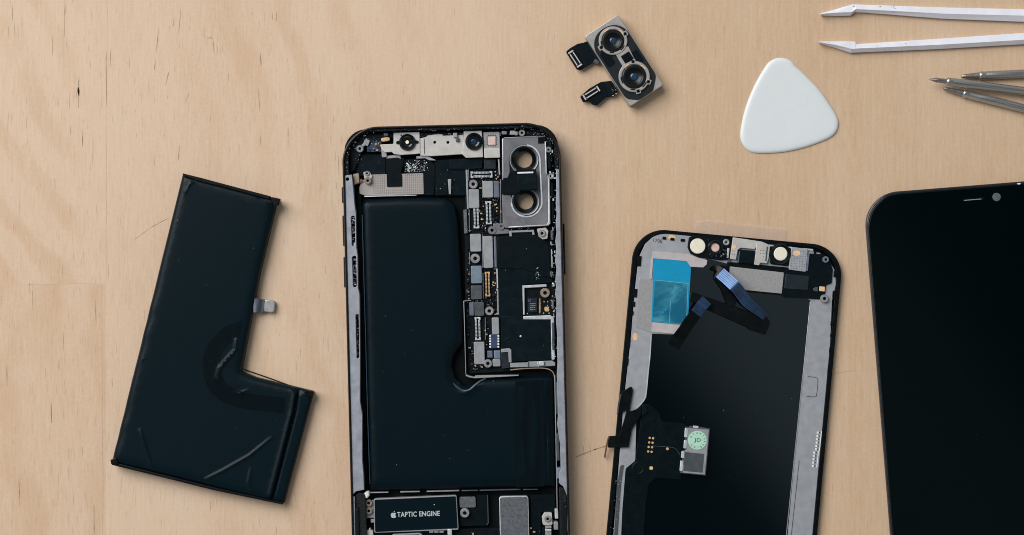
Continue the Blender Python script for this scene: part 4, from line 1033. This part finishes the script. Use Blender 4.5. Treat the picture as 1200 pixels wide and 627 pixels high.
# touch flex plate at the lower left
fxp = P('flex_plate', db, rp([(752.6, 474), (760, 473.4), (772, 482), (776, 494), (805, 496.6), (797.6, 562), (769, 560), (760.6, 567), (757, 590), (748, 720), (724, 718), (729, 600), (733, 549), (744, 540), (750, 500)],
        [3, 3, 5, 4, 2, 2, 8, 5, 0, 2, 2, 0, 6, 4, 0]), 1.7, 2.07, 'tealdark', bev=.12)
P('flex_layer', fxp, rp([(774, 497), (803.6, 499.6), (797.4, 557), (768, 555)], 2), 2.0, 2.16, 'tealdark', bev=.05)
obj('round_relief', lathe(G(), 747.6, 549, [(0, 2.12), (5.4, 2.12), (6.4, 2.22), (7.4, 2.12), (8, 1.95)], 'tealdark', 28), fxp)
g = G()
for i in range(4):
    for j in range(2): prism(g, circ(761.4+j*4.0-i*.6, 513.2+i*5.3+j*.4, 1.35, 14), 1.95, 2.14, 'gold', bev=.02)
for i in range(2):
    pass
prism(g, circ(782.2, 526, 1.7, 14), 2.05, 2.24, 'gold', bev=.02); prism(g, rect(761.2, 546.8, 765, 550.4, DT, .6), 2.0, 2.14, 'orange', bev=.02)
obj('gold_pad', g, fxp)
g = ribbon(G(), [(764, 522.6, 2.1), (772, 523, 2.2), (790, 525, 2.2), (797, 533, 2.2)], .5, .04, 'candark'); obj('trace', g, fxp)
ic = P('controller_cover', db, rp([(803.2, 500.2), (808, 500.8), (809, 499.4), (813.4, 499.8), (814.2, 501.2), (820, 501.8), (820.8, 500.6), (832, 502.4), (827, 557.4), (797, 554.4), (797.6, 547), (799, 546), (799.8, 537), (798.6, 536), (799.6, 528.6), (803.4, 527.2), (802, 525), (802.6, 517)], .4), 1.8, 3.4, 'candark', bev=.12)
P('cover_face', ic, rp([(806.2, 501.6), (830.8, 503.6), (826, 556.2), (800, 553.8), (802.6, 529), (805, 526)], .5), 3.38, 3.46, 'can', bev=.03)
g = G()
for p in ((802.4, 502, 806, 512.4), (801.4, 516, 805, 525.6), (798.6, 529, 802, 536.8), (797, 540, 800.4, 552), (812.6, 499.2, 818.6, 501.8)): prism(g, rect(*p, DT, .5), 2.4, 3.56, 'bright', bev=.12)
obj('solder_tab', g, ic)
st_ = P('round_sticker', ic, circ(817.2, 516, 11.0, 48), 3.46, 3.54, 'sticker', bev=.02)
obj('sticker_text', text_geo(G(), 'JD', 817.4, 516.2, 5.4, -.05, 3.54, 'inkgreen', bold=.0, sx=1.25), st_)
P('printed_patch', ic, rp([(802.6, 529.6), (825.4, 532), (823.4, 554), (800.6, 552)], .3), 3.46, 3.47, 'candark', bev=0)
g = G()
for ch, a in zip('OYUMYXR', (-150, -122, -94, -66, -38, -12, 12)):
    a = math.radians(a); text_geo(g, ch, 817.2+8.6*math.cos(a), 516+8.6*math.sin(a), 2.1, -a-math.pi/2, 3.54, 'inkgreen', bold=.0)
for ch, a in zip('BTREX', (60, 85, 110, 35, 140)):
    a = math.radians(a); text_geo(g, ch, 817.2+8.6*math.cos(a), 516+8.6*math.sin(a), 2.1, -a+math.pi/2, 3.54, 'inkgreen', bold=.0)
obj('sticker_ring_text', g, st_)
# ribbon cables standing off the panel
P('ribbon_clip', db, rp([(842.4, 311), (847, 310), (853, 314), (850, 334), (864, 352), (861, 359.6), (853, 359.4), (846, 340), (836.6, 326.6)], 1.4), 1.7, 3.6, 'flexdark', bev=.2)
g = ribbon(G(), [(843.6, 319.6, 5.2, 13.5), (852, 327, 6.2, 13.5), (862.6, 337, 7.6, 13.5), (869, 345.4, 5.6, 13.5), (875.6, 354.4, 5.2, 12.5), (887, 363.6, 4.4, 10), (896.6, 371.4, 3.4, 8)], 13, .12, 'flexblue')
ra = obj('ribbon_cable', g, db)
RP = [(843.6, 319.6, 5.2), (852, 327, 6.2), (862.6, 337, 7.6), (869, 345.4, 5.6), (875.6, 354.4, 5.2), (887, 363.6, 4.4), (896.6, 371.4, 3.4)]
g = G()
for k_, wk in ((-4.6, .5), (-2.6, .7), (-.4, .5), (1.6, .9), (3.6, .5), (5.0, .8)):
    sc_ = [1, 1, 1, 1, .92, .75, .6]
    ribbon(g, [(x+k_*q*.70, y-k_*q*.72, z+.13) for (x, y, z), q in zip(RP, sc_)], wk, .03, 'flextrace')
obj('trace_pattern', g, ra)
g = ribbon(G(), [(838.6, 318.6, 3.4), (840, 317.6, 4.6), (843.6, 319.6, 5.2)], 13, .1, 'flexdark'); obj('ribbon_fold', g, ra)
g = prism(G(), rp([(809, 341), (821, 345.6), (862, 359.4), (898.6, 371.2), (903, 378), (897.2, 392.6), (878.6, 386.6), (876, 384), (829.6, 363.4), (808.6, 352.6)], [3, 2, 0, 4, 3, 2, 1, 0, 0, 2]), 1.9, 3.4, 'flexdark', bev=.25)
obj('ribbon_connector', g, db)
g = ribbon(G(), [(828.4, 351.6, 6.0, 13.5), (822, 358.6, 6.3, 13.5), (815.4, 367.4, 5.6, 13.5)], 13, .12, 'flexblue')
rb = obj('ribbon_cable', g, db)
g = ribbon(G(), [(815.4, 367.4, 5.5, 13.5), (808, 377.6, 4.4, 14), (801, 388, 3.0, 14), (794, 398, 2.0, 15), (789, 406, 1.75, 15)], 13, .12, 'flexdark')
obj('ribbon_tail', g, rb)
# flex sticking out over the left edge
g = prism(G(), rp([(728.4, 459.4), (741, 451.8), (741.6, 459), (737.4, 482.6), (746, 479.4), (752.4, 474.6), (750.6, 487.4), (740.4, 503.4), (736.6, 524.2), (724, 524.6), (712.2, 524.8), (713, 511.2), (725.6, 510.4), (731.4, 492), (734.6, 480), (726.6, 484.4), (725, 476)],
        [2, 3, 2, 1, 1, 2, 2, 1, 1, 0, 1.5, 1.5, 2, 0, 1, 1, 1]), 2.6, 2.9, 'flexdark', bev=.08)
lf = obj('edge_flex', g, db)
g = ribbon(G(), [(713.6, 511.4, 2.7), (711.6, 519, 2.2), (709.6, 530, 1.6), (708.6, 536, 1.2)], 2.0, .4, 'copper'); obj('flex_tip', g, lf)
g = ribbon(G(), [(727.4, 462, 2.6), (724.8, 474, 2.5), (723.4, 486, 2.3)], 1.6, .5, 'candark'); obj('flex_rim', g, lf)
P('flex_pad', lf, rp([(752, 476), (757, 475), (759, 482), (752, 489)], 1), 2.0, 2.7, 'teal')
P('metal_edge', db, rp([(731, 545), (727.6, 568), (723.6, 627), (720, 700), (717.6, 700), (719.6, 627), (723, 568), (727, 545)], .5), 2.0, 2.3, 'candark')
scatter('dust', db, [(780, 400), (940, 380), (915, 620), (765, 610)], 14, 1.72, ['candark', 'dust'], .15, .4, thin=True, avoid=[rect(795, 495, 835, 560)])
scatter('dust', db, [(724, 545), (732, 545), (722, 640), (712, 640)], 30, 2.3, ['dust', 'can'], .25, .8, thin=True)

# ================================================================== face-up display
FT = -.0797
fa = thing('phone_display', 1140, 440, 'shiny black phone display lying face up on the wood', 'display')
c2, s2 = math.cos(math.atan(FT)), math.sin(math.atan(FT))
def FL(u, v): return (1012.0+u*c2-v*s2, 227.4+u*s2+v*c2)
def fring(i, r): return rp([FL(i, i), FL(246-i, i), FL(246-i, 512-i), FL(i, 512-i)], r, 9)
P('frame', fa, fring(0, 40), .2, 1.7, 'bezelblue', bev=.35)
P('rubber_rim', fa, fring(1.8, 39), 1.7, 2.3, 'bezel', bev=.2)
P('glass', fa, fring(3.6, 37), 2.1, 2.8, 'screen', bev=.2)
e = P('earpiece_slot', fa, stadium(1129.6, 234.2, 1152.4, 232.4, 1.3), 2.8, 2.83, 'void', bev=0)
g = ribbon(G(), [(1129.6, 234.9, 2.84), (1140, 234.0, 2.84), (1150, 233.2, 2.84)], .9, .04, 'can'); obj('slot_mesh', g, e)
obj('front_camera_window', lathe(G(), 1168, 230.9, [(0, 2.86), (4.4, 2.86), (4.9, 2.8)], 'greyplate', 24), fa)
scatter('dust', fa, [(1030, 250), (1190, 235), (1195, 620), (1060, 620)], 9, 2.82, ['candark'], .15, .4, thin=True)
scatter('dust', fa, [(1017, 270), (1020, 262), (1026, 240), (1042, 230), (1060, 227), (1024, 270), (1048, 600), (1042, 600)], 20, 2.4, ['dust'], .2, .45, thin=True)
P('chipped_edge', fa, rp([(1191, 215.6), (1194, 214.4), (1196.4, 214.8), (1195, 216.4)], .3), 2.8, 2.9, 'white', bev=.03)

# ================================================================== dual camera module
cm = thing('camera_module', 731, 72, 'small dual camera module with two round lenses, loose on the wood', 'camera module')
A_ = Vector((724.2, 17.0)); B_ = Vector((777.6, 99.6)); D_ = Vector((685.0, 42.8))
ux = (B_-A_).normalized(); vx = Vector((-ux.y, ux.x))
CL = 98.3; CWd = 46.5
def CM(u, v): p = A_+ux*u+vx*v; return (p.x, p.y)
bd = P('module_body', cm, rp([CM(0, 0), CM(CL, 0), CM(CL, CWd), CM(0, CWd)], 3), .3, 4.6, 'camsteel', bev=.25)
P('face_cover', cm, rp([CM(4.5, .9), CM(84, .9), CM(97.4, 14), CM(97.6, 34), CM(88, 45.8), CM(4.5, 45.8)], [21, 10, 8, 8, 10, 21], 8), 4.5, 4.8, 'camface', bev=.06)
fc = P('face_relief', cm, rp([CM(27, 33), CM(47, 33), CM(47, 43.5), CM(27, 43.5)], 3), 4.8, 4.9, 'black', bev=.05)
P('face_relief', cm, rp([CM(46, 3.4), CM(62, 3.4), CM(62, 12), CM(46, 12)], 2), 4.8, 4.88, 'black', bev=.05)
def lens(u, v, r, ears):
    cx, cy = CM(u, v)
    g = G()
    lathe(g, cx, cy, [(r*.99, 4.6), (r*.99, 5.4), (r*1.06, 5.6), (r*1.22, 5.6), (r*1.27, 5.45), (r*1.28, 4.6)], 'camsteel', 40)
    for a in ears:
        x, y = cx+r*1.22*math.cos(a), cy+r*1.22*math.sin(a)
        prism(g, rp(bar(x-3*math.sin(a), y+3*math.cos(a), x+3*math.sin(a), y-3*math.cos(a), 6.6), 1), 4.6, 5.5, 'camsteel', bev=.1)
    ringo = obj('lens_collar', g, cm)
    for a in ears:
        x, y = cx+r*1.22*math.cos(a), cy+r*1.22*math.sin(a)
        P('collar_slot', ringo, rp(bar(x-1.8*math.sin(a), y+1.8*math.cos(a), x+1.8*math.sin(a), y-1.8*math.cos(a), 3.4), .6), 5.5, 5.64, 'void', bev=.02)
    o = obj('lens_barrel', lathe(G(), cx, cy, [(0, 4.9), (r*.3, 4.9), (r*.42, 5.0), (r*.62, 5.35), (r*.66, 5.75), (r*.74, 5.9), (r*.88, 5.9), (r*.96, 5.7), (r*.97, 4.6)], 'lensbarrel', 44), cm)
    obj('lens_glass', lathe(G(), cx, cy, [(0, 5.35), (r*.2, 5.3), (r*.3, 5.1), (r*.31, 4.9)], 'lensblue', 24), o)
    g = G()
    for a, L_ in ((.4, .5), (1.5, .35), (2.6, .5), (3.9, .4), (5.2, .5)):
        pts = []
        n = 6
        for i in range(n+1): pts.append((cx+r*1.12*math.cos(a+L_*i/n), cy+r*1.12*math.sin(a+L_*i/n)))
        for i in range(n, -1, -1): pts.append((cx+r*1.03*math.cos(a+L_*i/n), cy+r*1.03*math.sin(a+L_*i/n)))
        prism(g, pts, 5.55, 5.68, 'orange' if a > 3.5 else 'void', bev=.02)
    obj('collar_wire', g, ringo)
lens(22.6, 21.4, 13.2, (math.radians(150), math.radians(-30)))
lens(71.4, 23.4, 14.4, (math.radians(-95), math.radians(75), math.radians(20)))
g = prism(G(), rp([CM(37.5, 10), CM(58.4, 12.6), CM(58.4, 28.6), CM(37.5, 27.6)], 1), 4.7, 5.35, 'camsteel', bev=.1)
cc = obj('collar_bridge', g, cm)
P('bridge_pad', cc, rp([CM(43, 12.5), CM(54, 12.5), CM(54, 24), CM(43, 24)], 1), 5.35, 5.5, 'void', bev=.05)
def flex(head, neck, pins, zs):
    g = prism(G(), head, zs[0], zs[1], 'black', bev=.15)
    prism(g, neck, zs[0]-.1, zs[1]-.12, 'teal', bev=.12)
    f_ = obj('flex_cable', g, cm)
    (x0, y0), (x1, y1) = pins
    dx, dy = x1-x0, y1-y0; L_ = math.hypot(dx, dy); nx, ny = -dy/L_, dx/L_
    g = prism(G(), rp(bar(x0, y0, x1, y1, 8.2), 1), zs[1], zs[1]+.45, 'board', bev=.08)
    for s_ in (-1, 1): prism(g, bar(x0+nx*2.2*s_+dx*.12, y0+ny*2.2*s_+dy*.12, x1+nx*2.2*s_-dx*.12, y1+ny*2.2*s_-dy*.12, 1.3), zs[1]+.45, zs[1]+.7, 'plate', bev=.05)
    for e_, c_ in ((0, 'gold'), (1, 'gold')):
        px, py = x0+dx*(.03+.94*e_), y0+dy*(.03+.94*e_)
        prism(g, bar(px+nx*3.4, py+ny*3.4, px-nx*3.4, py-ny*3.4, 1.8), zs[1]+.45, zs[1]+.75, 'plate', bev=.05)
    obj('connector', g, f_)
flex(rp([(663, 60.6), (668, 56.4), (677, 51.2), (686, 49.6), (693.6, 64), (699, 71), (680.4, 82.2), (676, 81.4)], [2, 1, 1, 2, 0, 2, 2, 2]), rp([(684, 49.4), (690, 48), (704, 71), (697, 72)], 1), ((668.6, 60.4), (679.6, 77.4)), (1.4, 2.1))
flex(rp([(679.8, 113), (690, 104), (704, 96), (708, 97.6), (713, 112), (699.6, 123.4), (694.6, 122.6), (690, 118.6), (683.4, 120)], [2, 1, 1, 1, 1, 2, 2, 1, 2]), rp([(703, 96), (716.6, 94.6), (724, 106), (721, 112.4), (711, 114)], 2), ((684.4, 114.4), (701.6, 103.6)), (1.2, 1.9))
scatter('solder_crumb', cm, [(716, 100), (723, 99), (727, 110), (718, 113)], 24, 2.1, ['chip', 'candark', 'canblue', 'gold'], .4, 1.2)
P('side_chip', cm, rect(696, 70, 702, 75, .6, .8), .4, 2.6, 'candark')

# ================================================================== opening pick
pk = [(200, 100), (215, 82), (240, 66), (262, 59), (285, 58), (310, 62), (333, 72), (351, 87), (362, 102), (395, 133), (440, 177), (485, 224), (520, 270), (552, 318), (578, 360), (592, 390), (596, 415), (590, 448), (572, 475), (545, 495), (505, 513), (440, 537),
      (380, 554), (320, 567), (260, 574), (200, 577), (150, 576), (115, 568), (85, 545), (66, 512), (60, 475), (66, 425), (80, 360), (98, 302), (125, 235), (160, 165)]
pk = [(855+x/4.643, 55+y/4.643) for x, y in pk]
pk = [tuple(v)[:2] for v in catmull([(*p, 0) for p in pk+[pk[0]]], 3)][:-1]
def pick_z(x, y, d): return .35+.6*(1-math.exp(-d/1.5))+.04*math.sin(x*.05)*math.sin(y*.04)
pt = thing('opening_pick', 922, 132, 'white rounded triangular plastic opening pick', 'opening pick')
obj('blade', field(G(), pk, .05, 1.5, pick_z, 'pick', 6.0), pt)
# ================================================================== tweezers
tz = thing('tweezers', 1200, 32, 'white coated tweezers with two slim bent-tipped arms', 'tweezers')
def Q(x, y): return (950+x/4.644, y/4.644)
def arm(stations):
    g = G(); vs = []
    for T, Rr, B in stations:
        for (x, y), z in ((T, .3), (T, 1.9), (T, 2.1), (Rr, 2.65), (B, 1.25), (B, .3)):
            o_ = -.35 if z == 1.9 else 0
            a, c_, _ = w(x, y+o_, 2.2); vs.append((a, c_, z))
    fs = []
    for i in range(len(stations)-1):
        for k in range(6):
            fs.append((i*6+k, i*6+(k+1) % 6, i*6+6+(k+1) % 6, i*6+6+k))
    fs += [(5, 4, 3, 2, 1, 0), tuple((len(stations)-1)*6+k for k in range(6))]
    g.add(vs, [f[::-1] for f in fs], M['tweezer'])
    return obj('arm', g, tz, smooth=False)
a1 = arm([((961.8, 15.7), (962, 16.6), (962.6, 17.4)), ((980, 10.8), (980, 15), (980, 18)), ((998.6, 5.4), (997.4, 14.4), (997.4, 17.7)), ((1002.8, 5.2), (1002.6, 11), (1002.4, 13.6)), ((1016, 5.8), (1016, 11.4), (1016, 14.2)),
          ((1105, 8.9), (1105, 16.2), (1105, 21.2)), ((1200, 11), (1200, 18.6), (1200, 24.9)), ((1300, 14.5), (1300, 24), (1300, 31.5)), ((1392, 22), (1392, 29), (1392, 35))])
a2 = arm([((959.4, 48.8), (960, 49.6), (961, 50.4)), ((980, 48.6), (980, 53), (980, 55.6)), ((997.4, 48.6), (997.4, 57.4), (997.4, 61.4)), ((1001.8, 48.8), (1002, 57.2), (1002, 61.2)), ((1004.2, 51.8), (1004.4, 57), (1004.4, 61)),
          ((1100.7, 45.6), (1100.7, 52.6), (1100.7, 56.9)), ((1200, 38.7), (1200, 46.8), (1200, 51.2)), ((1300, 33.8), (1300, 41), (1300, 45.6)), ((1392, 35.2), (1392, 42), (1392, 47.6))])
P('heel', tz, rp([(1376, 20), (1398, 22), (1402, 34), (1398, 48), (1376, 49)], 3), .25, 2.9, 'tweezer', bev=.4)
for par, spots in ((a1, ((440, 36, 16), (458, 44, 6), (380, 34, 5), (455, 62, 9), (232, 32, 4), (530, 58, 4))), (a2, ((98, 231, 9), (500, 246, 9), (430, 264, 11), (396, 268, 5), (516, 238, 4), (360, 250, 3)))):
    g = G()
    for x, y, r in spots:
        for _ in range(4):
            qx, qy = Q(x+R.uniform(-r, r), y+R.uniform(-r*.4, r*.4)); s_ = R.uniform(.3, .8)
            prism(g, [(qx+s_*R.uniform(.5, 1.4)*math.cos(6.283*i/6), qy+s_*.6*R.uniform(.4, 1)*math.sin(6.283*i/6)) for i in range(6)], 2.3, 2.5, 'wear', bev=0)
    o = obj('wear_mark', g, par); o['kind'] = 'stuff'
# ================================================================== screwdriver bits
def bit(tip, sh, end, r, label, zc, slim, dz=0.0):
    """tapered tip, collar and long cylindrical shank lying along the table"""
    T, H, E = (Vector(w(*p, zc)) for p in (tip, sh, end))
    T.z += dz*.6; E.z -= dz
    ax = (E-T).normalized(); Lh = (H-T).length; Le = (E-T).length; rr = r*K*1.06
    th = thing('screwdriver_bit', *tip, label, 'screwdriver bit', 'steel screwdriver bits')
    s_ = ax.cross(Vector((0, 0, 1))).normalized(); u = s_.cross(ax)
    def rev(prof, m, n=28, sq=1):
        g = G(); vs = []
        for a, q in prof:
            for i in range(n):
                t_ = 2*math.pi*i/n; vs.append(tuple(T+ax*a+(s_*math.cos(t_)+u*math.sin(t_))*q))
        k = len(prof); fs = [(j*n+i, j*n+(i+1) % n, (j+1)*n+(i+1) % n, (j+1)*n+i) for j in range(k-1) for i in range(n)]
        fs += [tuple(range(n))[::-1], tuple((k-1)*n+i for i in range(n))]
        g.add(vs, fs, M[m]); return g
    obj('shank', rev([(Lh-.3, rr*.55), (Lh, rr*.86), (Lh+.5, rr*1.0), (Lh+1.2, rr*1.0), (Lh+1.5, rr*.95), (Lh+2.2, rr*.95), (Lh+2.4, rr), (Le-.4, rr), (Le, rr*.8)], 'tool'), th)
    if slim: prof = [(0, .06), (.5, .26), (2.2, rr*.55), (2.8, rr*.62), (3.0, rr*.52), (Lh-.1, rr*.62), (Lh, rr*.7)]
    else: prof = [(0, rr*.3), (.3, rr*.42), (1.6, rr*.52), (Lh-1.0, rr*.72), (Lh-.2, rr*.78), (Lh, rr*.78)]
    obj('tip', rev(prof, 'tooldark'), th)
bit((1126.6, 89.6), (1147.4, 88.7), (1272, 83.2), 4.7, 'steel screwdriver bit nearest the tweezers, short blunt tip', 1.35, False)
bit((1087.8, 93.0), (1109.0, 94.9), (1240, 111.2), 4.6, 'steel screwdriver bit with the longest reach and needle tip, between its two neighbours', 3.0, True, 1.2)
bit((1105.4, 103.2), (1128.6, 108.6), (1255, 141.0), 4.7, 'steel screwdriver bit slanting down towards the black screen, farthest from the tweezers', 1.35, False)

# ================================================================== light and camera
wd = bpy.data.worlds.new('World'); bpy.context.scene.world = wd; wd.use_nodes = True
nt = wd.node_tree; bg = nt.nodes['Background']
tc = nt.nodes.new('ShaderNodeTexCoord'); sp = nt.nodes.new('ShaderNodeSeparateXYZ'); mr = nt.nodes.new('ShaderNodeMapRange')
mr.interpolation_type = 'SMOOTHSTEP'
nt.links.new(tc.outputs['Generated'], sp.inputs[0]); nt.links.new(sp.outputs[2], mr.inputs[0])
mr.inputs[1].default_value = .45; mr.inputs[2].default_value = .93; mr.inputs[3].default_value = 0; mr.inputs[4].default_value = 1
mx = nt.nodes.new('ShaderNodeMix'); mx.data_type = 'RGBA'; nt.links.new(mr.outputs[0], mx.inputs[0])
mx.inputs[6].default_value = (.36, .35, .335, 1); mx.inputs[7].default_value = (.09, .13, .155, 1)
# bright overhead band added to the world, shaped for the display panel's reflection
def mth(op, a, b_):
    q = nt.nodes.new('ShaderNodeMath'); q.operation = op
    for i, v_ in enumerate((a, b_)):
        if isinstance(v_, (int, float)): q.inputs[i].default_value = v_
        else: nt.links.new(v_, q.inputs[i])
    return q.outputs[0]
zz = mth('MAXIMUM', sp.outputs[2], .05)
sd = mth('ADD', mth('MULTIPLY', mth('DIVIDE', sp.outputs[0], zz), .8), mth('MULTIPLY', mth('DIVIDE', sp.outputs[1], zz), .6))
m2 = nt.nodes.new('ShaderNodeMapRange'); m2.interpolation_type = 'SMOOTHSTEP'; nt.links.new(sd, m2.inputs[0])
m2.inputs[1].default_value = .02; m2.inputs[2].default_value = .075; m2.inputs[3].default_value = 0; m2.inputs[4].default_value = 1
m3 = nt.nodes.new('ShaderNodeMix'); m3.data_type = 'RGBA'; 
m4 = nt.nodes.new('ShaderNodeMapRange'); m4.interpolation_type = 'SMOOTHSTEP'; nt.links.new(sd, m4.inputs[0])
m4.inputs[1].default_value = .14; m4.inputs[2].default_value = .19; m4.inputs[3].default_value = 1; m4.inputs[4].default_value = .12  # band dims again so the face-up screen stays dark
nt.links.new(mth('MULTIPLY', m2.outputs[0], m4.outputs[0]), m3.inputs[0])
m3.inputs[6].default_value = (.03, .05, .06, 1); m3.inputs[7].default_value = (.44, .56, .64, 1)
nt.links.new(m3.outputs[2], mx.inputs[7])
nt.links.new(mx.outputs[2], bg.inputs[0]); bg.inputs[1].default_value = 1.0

def area(name, loc, aim, size, size_y, power, col):
    L = bpy.data.lights.new(name, 'AREA'); L.shape = 'RECTANGLE'; L.size = size; L.size_y = size_y; L.energy = power; L.color = col
    o = bpy.data.objects.new(name, L); C.objects.link(o); o.location = loc
    o.rotation_euler = (Vector(aim)-Vector(loc)).to_track_quat('-Z', 'Y').to_euler()
    return o
area('window_light', (-1.1, .95, 1.45), (0, 0, 0), 1.6, 1.6, 55, (1.0, .975, .95))

cam = bpy.data.cameras.new('camera'); co = bpy.data.objects.new('camera', cam); C.objects.link(co)
co.location = (0, 0, CAMH*S); co.rotation_euler = (0, 0, 0)
cam.sensor_width = 36; cam.lens = 36*CAMH/(1200*K); cam.clip_start = .01; cam.clip_end = 50
sc = bpy.context.scene; sc.camera = co
sc.cycles.filter_width = 1.0
sc.view_settings.view_transform = 'Standard'; sc.view_settings.look = 'None'
sc.view_settings.exposure = 0; sc.view_settings.gamma = 1
sc.render.resolution_x = 1024; sc.render.resolution_y = 535
